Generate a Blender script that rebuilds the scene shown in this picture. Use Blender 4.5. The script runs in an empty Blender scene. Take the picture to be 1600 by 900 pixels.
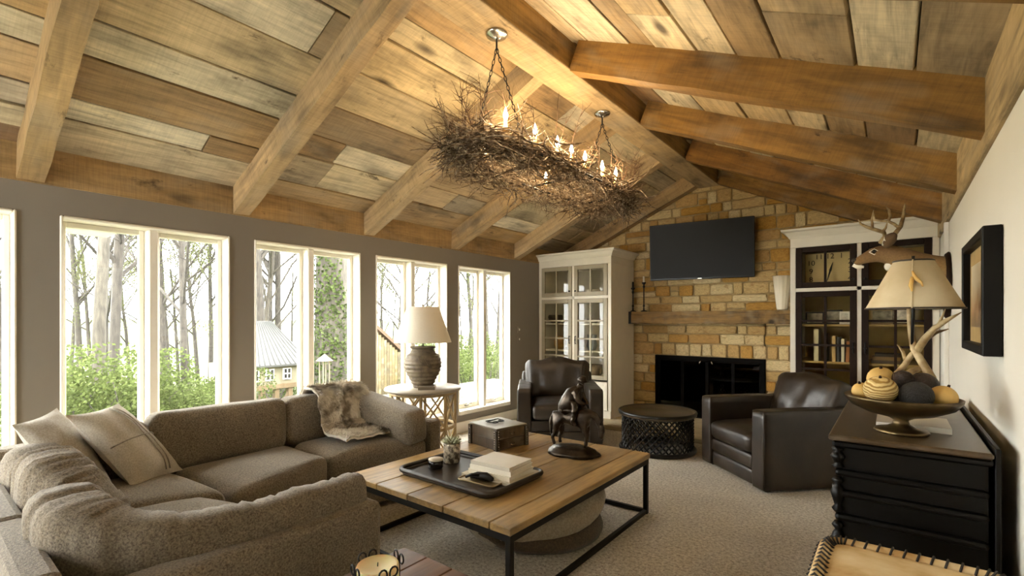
import bpy, bmesh, math, random
from math import sin, cos, pi, radians
from mathutils import Vector, Matrix, noise, Euler
# ---------------- camera, world, lights, exposure ----------------
S = bpy.context.scene
C = S.collection
TH, FOC, V0, EYE = 0.6675, 757.3, 500.8, 1.35
cam = bpy.data.cameras.new('camera'); co = bpy.data.objects.new('camera', cam); C.objects.link(co)
co.location = (0, 0, EYE); co.rotation_euler = (pi/2, 0, TH)
cam.sensor_width = 36; cam.lens = 36*FOC/1600; cam.shift_y = (V0-450)/1600; cam.clip_start = .02; cam.clip_end = 300
S.camera = co
S.view_settings.view_transform = 'Standard'; S.view_settings.look = 'None'
S.view_settings.gamma = 1; S.view_settings.use_curve_mapping = False
S.view_settings.exposure = 3.1
S.cycles.max_bounces = 10; S.cycles.diffuse_bounces = 6; S.cycles.transparent_max_bounces = 16
S.cycles.use_denoising = True; S.cycles.sample_clamp_indirect = 6
w = bpy.data.worlds.new('world'); S.world = w; w.use_nodes = True
bg = w.node_tree.nodes['Background']; bg.inputs[0].default_value = (1, .985, .96, 1); bg.inputs[1].default_value = 3.2
def lamp(name, kind, loc, energy, col, size=.1, rot=(0, 0, 0), parent=None):
    l = bpy.data.lights.new(name, kind); l.energy = energy; l.color = col
    if kind == 'AREA': l.size = size
    else: l.shadow_soft_size = size
    o = bpy.data.objects.new(name, l); C.objects.link(o); o.location = loc; o.rotation_euler = rot; o.parent = parent
    return o
# ---------------- helpers ----------------
CT, ST = cos(TH), sin(TH)
def P(u, v, x=None, y=None, z=None):            # photo pixel on a known plane -> point in the room
    r = (u-800)/FOC; d = (-ST+CT*r, CT+ST*r, (V0-v)/FOC)
    t = x/d[0] if x is not None else y/d[1] if y is not None else (z-EYE)/d[2]
    return Vector((t*d[0], t*d[1], EYE+t*d[2]))
def lin(h):
    h = h.lstrip('#'); c = [int(h[i:i+2], 16)/255 for i in (0, 2, 4)]
    return tuple((x/12.92 if x <= .04045 else ((x+.055)/1.055)**2.4) for x in c)+(1,)
def mix3(a, b, t): return tuple(a[i]*(1-t)+b[i]*t for i in range(3))
class NT:
    def __init__(s, name):
        s.m = bpy.data.materials.new(name); s.m.use_nodes = True; s.t = s.m.node_tree; s.b = s.t.nodes['Principled BSDF']
    def n(s, ty, **kw):
        o = s.t.nodes.new('ShaderNode'+ty)
        for k, v in kw.items():
            if k.startswith('i_'):
                key = k[2:]; key = int(key) if key.isdigit() else key.replace('_', ' ')
                s.set(o.inputs[key], v)
            else: setattr(o, k, v)
        return o
    def set(s, inp, v):
        if isinstance(v, bpy.types.NodeSocket): s.t.links.new(v, inp)
        elif isinstance(v, bpy.types.Node): s.t.links.new(v.outputs[0], inp)
        else: inp.default_value = v
    def ramp(s, fac, stops, interp='LINEAR'):
        o = s.t.nodes.new('ShaderNodeValToRGB'); s.set(o.inputs[0], fac); e = o.color_ramp; e.interpolation = interp
        while len(e.elements) < len(stops): e.elements.new(.5)
        for el, (p, c) in zip(e.elements, stops):
            el.position = p; el.color = lin(c) if isinstance(c, str) else ((c, c, c, 1) if not isinstance(c, tuple) else c)
        return o.outputs[0]
    def mixc(s, fac, a, b, mode='MIX'):
        o = s.t.nodes.new('ShaderNodeMix'); o.data_type = 'RGBA'; o.blend_type = mode
        s.set(o.inputs[0], fac); s.set(o.inputs[6], a); s.set(o.inputs[7], b); return o.outputs[2]
    def math(s, op, a, b=0.5):
        o = s.t.nodes.new('ShaderNodeMath'); o.operation = op; s.set(o.inputs[0], a); s.set(o.inputs[1], b); return o.outputs[0]
    def coord(s, scale=(1, 1, 1), rnd=True, space='Object'):
        tc = s.n('TexCoord'); mp = s.n('Mapping'); s.set(mp.inputs[0], tc.outputs[space]); mp.inputs[3].default_value = scale
        if rnd:
            oi = s.n('ObjectInfo'); m = s.n('Vector Math'.replace(' ', ''), operation='SCALE')
            cx = s.n('CombineXYZ'); 
            for k in range(3): s.set(cx.inputs[k], oi.outputs['Random'])
            s.set(m.inputs[0], cx); m.inputs[3].default_value = 37.0; s.set(mp.inputs[1], m.outputs[0])
        return mp.outputs[0]
    def noise(s, vec, scale, detail=4, rough=.55, dist=0.0):
        o = s.n('TexNoise'); s.set(o.inputs['Vector'], vec); o.inputs['Scale'].default_value = scale
        o.inputs['Detail'].default_value = detail; o.inputs['Roughness'].default_value = rough; o.inputs['Distortion'].default_value = dist
        return o.outputs[0]
    def bump(s, h, strength=.3, dist=.01):
        o = s.n('Bump'); o.inputs['Strength'].default_value = strength; o.inputs['Distance'].default_value = dist
        s.set(o.inputs['Height'], h); s.t.links.new(o.outputs[0], s.b.inputs['Normal'])
    def out(s, col=None, rough=None, metal=None, **kw):
        if col is not None: s.set(s.b.inputs['Base Color'], lin(col) if isinstance(col, str) else col)
        if rough is not None: s.set(s.b.inputs['Roughness'], rough)
        if metal is not None: s.b.inputs['Metallic'].default_value = metal
        for k, v in kw.items(): s.set(s.b.inputs[k.replace('_', ' ')], v)
        return s.m
def plain(name, col, rough=.6, metal=0, var=.12, nscale=8, bump=.0, **kw):
    s = NT(name); v = s.coord(rnd=True); n = s.noise(v, nscale)
    c = lin(col); a = tuple(x*(1-var) for x in c[:3])+(1,); b = tuple(min(1, x*(1+var)) for x in c[:3])+(1,)
    cc = s.ramp(n, [(.3, a), (.7, b)])
    if bump: s.bump(s.noise(v, nscale*6), bump)
    return s.out(cc, rough, metal, **kw)
def wood(name, tones, grain=(14, 1, 14), rough=.7, saw=.0, knots=.5, contrast=.55, bump=.25, blotch=True):
    """tones: list of hex colours; each object takes one by its random number, the grain runs along local Y"""
    s = NT(name); v = s.coord(grain); v2 = s.coord((3, 1.3, 3))
    oi = s.n('ObjectInfo'); k = len(tones)
    base = s.ramp(oi.outputs['Random'], [((i+.5)/k if k > 1 else 0, t) for i, t in enumerate(tones)], 'LINEAR') if k > 1 else lin(tones[0])
    g = s.noise(v, 2.2, 6, .65, .6)
    gr = s.ramp(g, [(.3, 1-contrast), (.5, .88), (.7, 1.12)])
    c = s.mixc(1.0, base, gr, 'MULTIPLY')
    if blotch:
        b = s.ramp(s.noise(v2, 1.3, 4, .6), [(.33, .5), (.47, .95), (.6, 1.08), (.72, 1.35)]); c = s.mixc(1.0, c, b, 'MULTIPLY')
        gy = s.ramp(s.noise(v2, 1.9, 2), [(.52, 0.0), (.72, .35)]); c = s.mixc(gy, c, lin('#958a77'), 'MIX')
        st = s.ramp(s.noise(s.coord((5, 2.2, 5)), 1.6, 5, .7, .4), [(.27, .85), (.38, 0.0)]); c = s.mixc(st, c, lin('#33230f'), 'MIX')
    if knots:
        vo = s.n('TexVoronoi'); vo.feature = 'F1'; s.set(vo.inputs['Vector'], s.coord((2.6, 1.0, 2.6))); vo.inputs['Scale'].default_value = 1.0
        kn = s.ramp(vo.outputs['Distance'], [(.05, 1.0), (.13, 0.0)]); kn = s.math('MULTIPLY', kn, knots)
        c = s.mixc(kn, c, lin('#2c1c0d'), 'MIX')
    h = g
    if saw:
        wv = s.noise(s.coord((2.2, 34, 2.2)), 1.6, 3, .6, 1.6)
        sw = s.ramp(wv, [(.35, 1-saw), (.6, 1.04)]); c = s.mixc(1.0, c, sw, 'MULTIPLY')
        h = s.math('ADD', g, s.math('MULTIPLY', wv, .3))
    if bump: s.bump(h, bump, .004)
    return s.out(c, rough)
def fabric(name, a, b, scale=900, bump=.4, rough=.95, sheen=.2, mottling=5):
    s = NT(name); v = s.coord((1, 1, 1), rnd=True); n = s.noise(v, scale*.28, 2, .7); m = s.noise(v, mottling, 3)
    c = s.ramp(n, [(.32, a), (.68, b)])
    c = s.mixc(1.0, c, s.ramp(m, [(.3, .86), (.7, 1.1)]), 'MULTIPLY')
    s.bump(n, bump, .003); s.b.inputs['Sheen Weight'].default_value = sheen
    return s.out(c, rough)
def leather(name, a, b):
    s = NT(name); v = s.coord(); n = s.noise(v, 4, 4); c = s.ramp(n, [(.3, a), (.7, b)])
    vo = s.n('TexVoronoi'); s.set(vo.inputs['Vector'], v); vo.inputs['Scale'].default_value = 160
    s.bump(s.math('ADD', s.math('MULTIPLY', vo.outputs[0], .25), s.noise(v, 14, 4)), .25, .006)
    return s.out(c, s.ramp(s.noise(v, 9), [(.3, .28), (.7, .45)]), Specular_IOR_Level=.6)
# mesh building ------------------------------------------------
class B:
    def __init__(s): s.v = []; s.f = []; s.sm = []
    def add(s, vs, fs, M=None, smooth=False):
        o = len(s.v); s.v += [tuple(M @ Vector(p)) if M is not None else tuple(p) for p in vs]
        s.f += [tuple(i+o for i in f) for f in fs]; s.sm += [smooth]*len(fs); return s
    def box(s, c, d, M=None, bev=0):
        x, y, z = d[0]/2, d[1]/2, d[2]/2
        if not bev:
            vs = [(c[0]+i*x, c[1]+j*y, c[2]+k*z) for i in (-1, 1) for j in (-1, 1) for k in (-1, 1)]
            return s.add(vs, [(0, 1, 3, 2), (4, 6, 7, 5), (0, 4, 5, 1), (2, 3, 7, 6), (0, 2, 6, 4), (1, 5, 7, 3)], M)
        bm = bmesh.new(); bmesh.ops.create_cube(bm, size=1)
        for q in bm.verts: q.co = Vector((q.co.x*d[0], q.co.y*d[1], q.co.z*d[2]))
        bmesh.ops.bevel(bm, geom=list(bm.edges), offset=min(bev, min(d)*.45), segments=2 if bev > .008 else 1, affect='EDGES', profile=.5)
        for q in bm.verts: q.co += Vector(c)
        bm.verts.index_update(); vs = [tuple(q.co) for q in bm.verts]; fs = [tuple(q.index for q in f.verts) for f in bm.faces]; bm.free()
        return s.add(vs, fs, M, False)
    def span(s, a, b, M=None, bev=0):            # box between two corners
        return s.box([(a[i]+b[i])/2 for i in range(3)], [abs(b[i]-a[i]) for i in range(3)], M, bev)
    def tube(s, pts, r, n=8, M=None, cap=True, smooth=True, closed=False):
        pts = [Vector(p) for p in pts]; rr = r if isinstance(r, (list, tuple)) else [r]*len(pts)
        vs = []; fs = []; up = None; L = len(pts)
        for i, p in enumerate(pts):
            if closed: d = pts[(i+1) % L]-pts[i-1]
            else: d = (pts[min(i+1, L-1)]-pts[max(i-1, 0)])
            if d.length < 1e-9: d = Vector((0, 0, 1))
            d.normalize()
            if up is None: up = d.cross(Vector((0, 0, 1)) if abs(d.z) < .9 else Vector((1, 0, 0))).normalized()
            up = (up-d*up.dot(d)); up = up.normalized() if up.length > 1e-6 else d.orthogonal().normalized()
            w_ = d.cross(up)
            for k in range(n):
                a = 2*pi*k/n; vs.append(p+(up*cos(a)+w_*sin(a))*rr[i])
        for i in range(L if closed else L-1):
            for k in range(n):
                a = i*n+k; b = i*n+(k+1) % n; j = ((i+1) % L)*n; fs.append((a, b, j+(k+1) % n, j+k))
        if cap and not closed: fs += [tuple(range(n))[::-1], tuple(range((L-1)*n, L*n))]
        return s.add(vs, fs, M, smooth)
    def lathe(s, prof, n=24, M=None, smooth=True, cap=True, wob=None):
        vs = []; fs = []
        for (r, z) in prof:
            for k in range(n):
                a = 2*pi*k/n; q = r*(1+(wob(a, z) if wob else 0)); vs.append((q*cos(a), q*sin(a), z))
        for i in range(len(prof)-1):
            for k in range(n):
                a = i*n+k; b = i*n+(k+1) % n; fs.append((a, b, b+n, a+n))
        if cap: fs += [tuple(range(n))[::-1], tuple(range((len(prof)-1)*n, len(prof)*n))]
        return s.add(vs, fs, M, smooth)
    def prism(s, poly, z0, z1, M=None):           # polygon in XY extruded in Z
        n = len(poly); vs = [(x, y, z0) for x, y in poly]+[(x, y, z1) for x, y in poly]
        fs = [tuple(range(n))[::-1], tuple(range(n, 2*n))]+[(k, (k+1) % n, (k+1) % n+n, k+n) for k in range(n)]
        return s.add(vs, fs, M)
    def sphere(s, c, r, n=12, m=8, M=None, sc=(1, 1, 1)):
        vs = [(c[0], c[1], c[2]+r*sc[2])]; fs = []
        for i in range(1, m):
            t = pi*i/m
            for k in range(n): vs.append((c[0]+r*sc[0]*sin(t)*cos(2*pi*k/n), c[1]+r*sc[1]*sin(t)*sin(2*pi*k/n), c[2]+r*sc[2]*cos(t)))
        vs.append((c[0], c[1], c[2]-r*sc[2]))
        for k in range(n): fs.append((0, 1+k, 1+(k+1) % n))
        for i in range(m-2):
            for k in range(n): a = 1+i*n+k; b = 1+i*n+(k+1) % n; fs.append((a, a+n, b+n, b))
        e = len(vs)-1; o = 1+(m-2)*n
        for k in range(n): fs.append((e, o+(k+1) % n, o+k))
        return s.add(vs, fs, M, True)
    def cushion(s, d, r=.06, crown=.02, N=12, M=None, quad=None, wr=0, wsc=6, seed=0, warp=None, side=0):
        """rounded, crowned block; d = full size, centred in x,y, base at z=0; quad maps its plan to four corners"""
        nx = N; ny = N; nz = max(4, N//2); vs = []; idx = {}; fs = []
        hx, hy, hz = d[0]/2, d[1]/2, d[2]/2; r = min(r, hx*.98, hy*.98, hz*.98)
        def vert(i, j, k):
            key = (i, j, k)
            if key in idx: return idx[key]
            def sp(t): return math.copysign(1-(1-abs(t))**1.35, t)
            a, b, c = sp(i/nx*2-1), sp(j/ny*2-1), sp(k/nz*2-1)
            p = Vector((a*hx, b*hy, c*hz)); q = Vector((max(-hx+r, min(hx-r, p.x)), max(-hy+r, min(hy-r, p.y)), max(-hz+r, min(hz-r, p.z))))
            dd = p-q
            if dd.length > 1e-9: p = q+dd.normalized()*min(dd.length, r) if (abs(dd.x) > 0)+(abs(dd.y) > 0)+(abs(dd.z) > 0) > 1 else p
            cr = (1-a*a)*(1-b*b)
            if c > 0: p.z += crown*cr*c
            p.x += side*math.copysign((1-b*b)*(1-c*c), a) if abs(a) > .02 else 0
            p.y += side*math.copysign((1-a*a)*(1-c*c), b) if abs(b) > .02 else 0
            p.z += hz
            if wr:
                nv = noise.noise_vector(p*wsc+Vector((seed*7.3, seed*3.1, 0))); p += nv*wr
            if warp: p = warp(p)
            if quad:
                s_, t_ = (p.x/hx+1)/2, (p.y/hy+1)/2
                A, Bq, Cq, D = quad
                x = (A[0]*(1-s_)+Bq[0]*s_)*(1-t_)+(D[0]*(1-s_)+Cq[0]*s_)*t_
                y = (A[1]*(1-s_)+Bq[1]*s_)*(1-t_)+(D[1]*(1-s_)+Cq[1]*s_)*t_
                p = Vector((x, y, p.z))
            idx[key] = len(vs); vs.append(p); return idx[key]
        for i in range(nx):
            for j in range(ny): fs.append((vert(i, j, 0), vert(i, j+1, 0), vert(i+1, j+1, 0), vert(i+1, j, 0))); fs.append((vert(i, j, nz), vert(i+1, j, nz), vert(i+1, j+1, nz), vert(i, j+1, nz)))
        for i in range(nx):
            for k in range(nz): fs.append((vert(i, 0, k), vert(i+1, 0, k), vert(i+1, 0, k+1), vert(i, 0, k+1))); fs.append((vert(i, ny, k), vert(i, ny, k+1), vert(i+1, ny, k+1), vert(i+1, ny, k)))
        for j in range(ny):
            for k in range(nz): fs.append((vert(0, j, k), vert(0, j, k+1), vert(0, j+1, k+1), vert(0, j+1, k))); fs.append((vert(nx, j, k), vert(nx, j+1, k), vert(nx, j+1, k+1), vert(nx, j, k+1)))
        return s.add(vs, fs, M, True)
    def pillow(s, W, H, T, M=None, N=16, wr=.004, seed=0):
        vs = []; fs = []
        for sd in (1, -1):
            for i in range(N+1):
                for j in range(N+1):
                    u, v = i/N*2-1, j/N*2-1
                    t = T/2*((1-abs(u)**2.6)*(1-abs(v)**2.6))**.55
                    x = u*W/2*(1-.09*(1-v*v)); y = v*H/2*(1-.09*(1-u*u))
                    nz = noise.noise(Vector((x*7+seed, y*7, sd)))*wr*3*(t/(T/2))
                    vs.append((x, y, sd*t+nz))
        n2 = (N+1)**2
        for i in range(N):
            for j in range(N):
                a = i*(N+1)+j; q = (a, a+N+1, a+N+2, a+1); fs.append(q); fs.append(tuple(x+n2 for x in q[::-1]))
        return s.add(vs, fs, M, True)
    def mesh(s, name):
        me = bpy.data.meshes.new(name); me.from_pydata(s.v, [], s.f); me.polygons.foreach_set('use_smooth', s.sm); me.update(); return me
    def obj(s, name, mat, parent=None, loc=(0, 0, 0), rot=(0, 0, 0)):
        me = s.mesh(name); me.materials.append(mat); return link(name, me, parent, loc, rot)
def link(name, me, parent=None, loc=(0, 0, 0), rot=(0, 0, 0)):
    o = bpy.data.objects.new(name, me); C.objects.link(o); o.location = loc; o.rotation_euler = rot; o.parent = parent; return o
def tag(o, label, cat, group=None, kind=None):
    o['label'] = label; o['category'] = cat
    if group: o['group'] = group
    if kind: o['kind'] = kind
    return o
def thing(name, label, cat, loc=(0, 0, 0), rz=0, group=None):
    o = bpy.data.objects.new(name, None); C.objects.link(o); o.location = loc; o.rotation_euler = (0, 0, rz); o.empty_display_size = .1
    return tag(o, label, cat, group)
def struct(o): o['kind'] = 'structure'; return o
def empty(name, parent=None, loc=(0, 0, 0), rot=(0, 0, 0)):
    o = bpy.data.objects.new(name, None); C.objects.link(o); o.location = loc; o.rotation_euler = rot; o.parent = parent; return o
def T(x=0, y=0, z=0, rx=0, ry=0, rz=0, s=1):
    return Matrix.Translation((x, y, z)) @ Euler((rx, ry, rz)).to_matrix().to_4x4() @ Matrix.Scale(s, 4)
def copy_tree(o, parent=None):
    c = o.copy(); C.objects.link(c); c.parent = parent
    for ch in list(o.children): copy_tree(ch, c)
    return c
def text_mesh(txt, size, mat, name, parent, M, extrude=.001):
    cu = bpy.data.curves.new(name, 'FONT'); cu.body = txt; cu.size = size; cu.extrude = extrude; cu.align_x = 'CENTER'; cu.align_y = 'CENTER'; cu.resolution_u = 3
    t = bpy.data.objects.new(name+'_t', cu); C.objects.link(t)
    dg = bpy.context.evaluated_depsgraph_get(); me = bpy.data.meshes.new_from_object(t.evaluated_get(dg)); bpy.data.objects.remove(t)
    me.transform(M); me.materials.clear(); me.materials.append(mat); me.name = name
    return link(name, me, parent)
R = random.Random(11)
# ---------------- materials ----------------
M_plank = wood('reclaimed_plank', ['#9f8158', '#c2aa7e', '#775a3a', '#dccba6', '#b3925f', '#a0937c', '#d2b98a', '#c2b391', '#e4d7b9', '#ab8650'], saw=.08, knots=.85, contrast=.45)
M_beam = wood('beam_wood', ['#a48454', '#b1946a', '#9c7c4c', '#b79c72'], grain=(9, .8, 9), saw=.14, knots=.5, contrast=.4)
M_wall = plain('wall_paint_grey', '#837b6f', .85, var=.03, nscale=1.5)  # grey carries the shade of the backlit window wall in its colour
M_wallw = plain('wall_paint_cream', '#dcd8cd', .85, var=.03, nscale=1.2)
M_white = plain('cream_trim_paint', '#ece6d8', .45, var=.03)
M_glass = NT('window_glass'); 
def glass(name, tint=(.97, .98, .97, 1), spec=1.0, rough=.0):
    s = NT(name); t = s.t; tr = s.n('BsdfTransparent'); tr.inputs[0].default_value = tint; gl = s.n('BsdfGlossy'); gl.inputs['Roughness'].default_value = rough
    fr = s.n('Fresnel'); fr.inputs[0].default_value = 1.45; mx = s.n('MixShader'); ge = s.n('NewGeometry'); f = s.math('MULTIPLY', s.math('MULTIPLY', fr, spec), s.math('SUBTRACT', 1.0, ge.outputs['Backfacing']))
    t.links.new(f, mx.inputs[0]); t.links.new(tr.outputs[0], mx.inputs[1]); t.links.new(gl.outputs[0], mx.inputs[2])
    t.links.new(mx.outputs[0], t.nodes['Material Output'].inputs[0]); return s.m
M_glass = glass('window_glass')
M_cabglass = glass('cabinet_glass', (.97, .97, .94, 1), 1.0)
def stone(name, tones, bump=.6):
    s = NT(name); v = s.coord((1, 1, 1)); oi = s.n('ObjectInfo'); k = len(tones)
    c = s.ramp(oi.outputs['Random'], [(i/(k-1), t) for i, t in enumerate(tones)])
    n = s.noise(v, 9, 5, .7); c = s.mixc(1, c, s.ramp(n, [(.25, .6), (.5, .95), (.75, 1.25)]), 'MULTIPLY')
    r = s.ramp(s.noise(v, 3.3, 3), [(.55, 0.0), (.72, .55)]); c = s.mixc(r, c, lin('#8a5a22'))
    s.bump(s.noise(v, 22, 5, .7), bump, .012); return s.out(c, .9)
M_stone = stone('limestone', ['#b99a62', '#cbb07a', '#a97f3f', '#c4aa74', '#d5c193', '#b18539', '#b98f4a'])
M_mortar = plain('mortar', '#a08a60', .95, var=.2, nscale=20, bump=.5)
M_hearth = plain('hearth_stone', '#b9ab8a', .7, var=.15, nscale=5, bump=.3)
def carpet():
    s = NT('carpet_pile'); v = s.coord(rnd=False); n = s.noise(v, 52, 4, .9); m = s.noise(v, 2.2, 3); 
    c = s.ramp(n, [(.36, '#8d806c'), (.5, '#cdc4b3'), (.64, '#efe8da')]); c = s.mixc(1, c, s.ramp(m, [(.3, .9), (.7, 1.06)]), 'MULTIPLY')
    s.bump(n, .9, .012); s.b.inputs['Sheen Weight'].default_value = .15; return s.out(c, 1.0)
M_carpet = carpet()
M_black = plain('black_metal', '#0f0d0b', .5, .3, var=.2)
M_soot = plain('matt_black_metal', '#070605', .8, var=.1, Specular_IOR_Level=.1)
M_dark = plain('firebox_black', '#050403', .8, var=.2)
M_chrome = plain('brushed_chrome', '#b8b4ac', .25, 1, var=.05)
# ---------------- floor, walls, ceiling ----------------
XL, XR, YB, YF = -4.1, .33, -2.6, 6.6
SL = .4424                      # roof slope
ZW = 2.19                       # top of the window wall
fl = struct(B().span((XL-.15, YB-.1, -.12), (XR+.12, YF+.1, 0)).obj('floor', M_carpet))
# window groups on the left wall: (y0, y1)
WG = [(-1.73, -.74), (-.56, .44), (.63, 1.618), (1.803, 2.805), (2.984, 3.975), (4.161, 5.16)]
WZ0, WZ1, WD = .21, 2.01, .19
wl = struct(bpy.data.objects.new('wall_left', None)); C.objects.link(wl)
b = B()
b.span((XL-WD, YB, 0), (XL, YF, WZ0)); b.span((XL-WD, YB, WZ1), (XL, YF, ZW+.01))
ys = [YB]+[q for g in WG for q in g]+[YF]
for i in range(0, len(ys), 2): b.span((XL-WD, ys[i], WZ0), (XL, ys[i+1], WZ1))
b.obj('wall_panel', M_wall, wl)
for i, (y0, y1) in enumerate(WG):
    wn = struct(empty('window_%d' % (i+1), None, (XL, (y0+y1)/2, WZ0)))
    h = (y1-y0)/2; H = WZ1-WZ0; b = B(); t = .016
    for a, c in (((-.16, -h, 0), (.010, -h+t, H)), ((-.16, h-t, 0), (.010, h, H)), ((-.16, -h+t, H-.02), (.010, h-t, H)), ((-.16, -h+t, 0), (.025, h-t, .05))): b.span(a, c, bev=.006)
    b.obj('window_frame', M_white, wn)
    B().span((-.16, -.03, .05), (-.012, .03, H-.02), bev=.008).obj('mullion', M_white, wn)
    for sd in (-1, 1):
        a0, a1 = (-h+t, -.03) if sd < 0 else (.03, h-t)
        b = B(); sw = .032
        for p, q in (((-.15, a0, .05), (-.105, a0+sw, H-.02)), ((-.15, a1-sw, .05), (-.105, a1, H-.02)), ((-.15, a0+sw, H-.055), (-.105, a1-sw, H-.02)), ((-.15, a0+sw, .05), (-.105, a1-sw, .11))): b.span(p, q, bev=.005)
        sh = b.obj('sash', M_white, wn)
        B().span((-.13, a0+sw, .11), (-.126, a1-sw, H-.055)).obj('pane', M_glass, sh)
        B().box((-.095, (a0+a1)/2, .085), (.02, .07, .018), bev=.004).tube([(-.09, (a0+a1)/2, .085), (-.075, (a0+a1)/2+.02, .1), (-.075, (a0+a1)/2+.07, .1)], .006, 6).obj('sash_crank', M_chrome, sh)
# right wall, with a pilaster beside the bookcase
wr = struct(B().span((XR, YB, 0), (XR+.12, YF, 2.14)).obj('wall_right', M_wallw))
struct(B().span((XR-.03, 4.95, 0), (XR, 5.0, 2.1), bev=.004).obj('trim_1', M_wallw))
struct(B().span((XR-.02, 3.8, 0), (XR, 4.95, .12), bev=.005).obj('baseboard_right', M_white))
struct(B().span((XL, YB, 0), (XL+.018, 5.8, .13), bev=.005).obj('baseboard_left', M_white))
# wall behind the camera: gable with an opening added to let in fill daylight
wb = struct(empty('wall_back', None, (0, YB, 0)))
b = B()
for a, c in (((XL, -.12, 0), (-3.6, 0, 2.2)), ((-2.6, -.12, 0), (XR, 0, 2.2)), ((XL, -.12, 2.2), (XR, 0, 2.5)), ((-3.6, -.12, 0), (-2.6, 0, .1))): b.span(a, c)
b.add([(XL, -.1, 2.5), (XR, -.1, 2.5), (-1.9, -.1, 3.5), (XL, 0, 2.5), (XR, 0, 2.5), (-1.9, 0, 3.5)], [(0, 1, 2), (3, 5, 4), (0, 3, 4, 1), (1, 4, 5, 2), (2, 5, 3, 0)])
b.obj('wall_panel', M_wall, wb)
B().span((-3.6, -.06, .1), (-2.6, -.055, 2.2)).obj('pane', M_glass, wb)
# ceiling: backing boards, planks, rafters, ridge, plates
ce = struct(empty('ceiling', None, (0, 0, ZW)))
def cz(x):   # underside of the planks
    return (2.40+(x-XL)*SL if x < -1.91 else 2.40+(.31-x)*SL)-ZW
LY = YF-YB
b = B()
for (xa, xb) in ((XL-.4, -1.91), (-1.91, .7)):
    za, zb = cz(xa)+.045, cz(xb)+.045
    b.add([(xa, YB-.3, za), (xb, YB-.3, zb), (xb, YF+.3, zb), (xa, YF+.3, za), (xa, YB-.3, za+.1), (xb, YB-.3, zb+.1), (xb, YF+.3, zb+.1), (xa, YF+.3, za+.1)],
          [(0, 1, 2, 3), (7, 6, 5, 4), (0, 4, 5, 1), (1, 5, 6, 2), (2, 6, 7, 3), (3, 7, 4, 0)])
b.obj('roof_deck', plain('roof_deck', '#1c130a', .9), ce)
def slope_box(name, s0, s1, y0, y1, t0, t1, side, mat, jit=0, bev=.004):
    """a board lying along Y on a roof slope; s = distance along the slope from the plate, t = depth below the deck"""
    ang = math.atan(SL); L_, W_, D_ = y1-y0, s1-s0, t1-t0
    o = B().box((0, 0, 0), (W_, L_, D_), bev=bev).obj(name, mat, ce)
    sc = (s0+s1)/2; x0 = XL if side < 0 else .31; sx = 1 if side < 0 else -1
    x = x0+sx*(sc*cos(ang)); z = 2.40-ZW+sc*sin(ang)
    o.location = (x+sx*sin(ang)*(-(t0+t1)/2)*-1, (y0+y1)/2, z-cos(ang)*(t0+t1)/2)
    o.rotation_euler = (0, -sx*ang+R.uniform(-jit, jit), 0)
    return o
SLEN = 2.27/1.0
RAFL = [.44+1.2*k for k in range(-3, 6)]; RAFR = [.52+1.2*k for k in range(-3, 6)]
for side, RY in ((-1, RAFL), (1, RAFR)):
    edges = [YB]+[y+.06 for y in RY]+[YF]
    for bay in range(len(edges)-1):
        ya, yb = edges[bay], edges[bay+1]
        if yb-ya < .15: continue
        s = -.02
        while s < SLEN+.1:
            wd = R.choice([.18, .24, .28, .31, .34, .36]) if bay > 2 else .3
            e = min(s+wd, SLEN+.15)
            ys_ = [ya, yb]
            if R.random() < .22 and bay > 2: ys_ = [ya, ya+R.uniform(.3, .9)*(yb-ya), yb]
            for k in range(len(ys_)-1):
                if ys_[k+1]-ys_[k] < .08: continue
                dz = R.uniform(-.006, .006)
                slope_box('plank', s+.006, e-.006, ys_[k]+.003, ys_[k+1]-.003, -.03+dz, 0+dz, side, M_plank, .012, .003)
            s = e
M_beamr = wood('beam_wood_dark', ['#8f6427', '#9a7031', '#8a672f', '#936a2c'], grain=(9, .8, 9), saw=.12, knots=.5, contrast=.45)  # right rafters: brown-orange, darkened to carry the shade of their near faces
def rafter(y, side, w=.12):
    ang = math.atan(SL); x0, x1 = (XL+.0, -2.025) if side < 0 else (.31, -1.795)
    zb0, zb1 = 0.0, 3.108-ZW
    if side > 0: zb0 = 2.168-ZW
    h = .235
    L_ = math.hypot(x1-x0, zb1-zb0); b = B()
    # local: Y along the rafter, X width, Z up; rough-sawn, slightly uneven
    N = 10; vs = []; fs = []
    for i in range(N+1):
        j = lambda: R.uniform(-.004, .004)
        for (px, pz) in ((-w/2, 0), (w/2, 0), (w/2, h), (-w/2, h)): vs.append((px+j(), -L_/2+L_*i/N, pz+j()))
    for i in range(N):
        for k in range(4): a = i*4+k; c = i*4+(k+1) % 4; fs.append((a, c, c+4, a+4))
    fs += [(3, 2, 1, 0), (N*4, N*4+1, N*4+2, N*4+3)]
    b.add(vs, fs)
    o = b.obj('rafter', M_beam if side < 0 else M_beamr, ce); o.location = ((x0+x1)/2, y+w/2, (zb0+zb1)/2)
    dx = x1-x0; sl = math.atan2(zb1-zb0, abs(dx))
    o.rotation_euler = Euler((sl, 0, -pi/2 if dx > 0 else pi/2), 'XYZ')
    return o
for y in RAFL: rafter(y, -1)
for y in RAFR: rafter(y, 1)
B().span((-2.025, 0, 0), (-1.795, LY, .26), bev=.008).obj('ridge_beam', wood('ridge_wood', ['#a88449'], grain=(9, .6, 9), saw=.1, knots=.5), ce, (0, YB, 3.108-ZW))
B().span((-2.04, 0, -.006), (-1.78, LY, .012), bev=.004).obj('ridge_board', M_beam, ce, (0, YB, 3.108-ZW))
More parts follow.
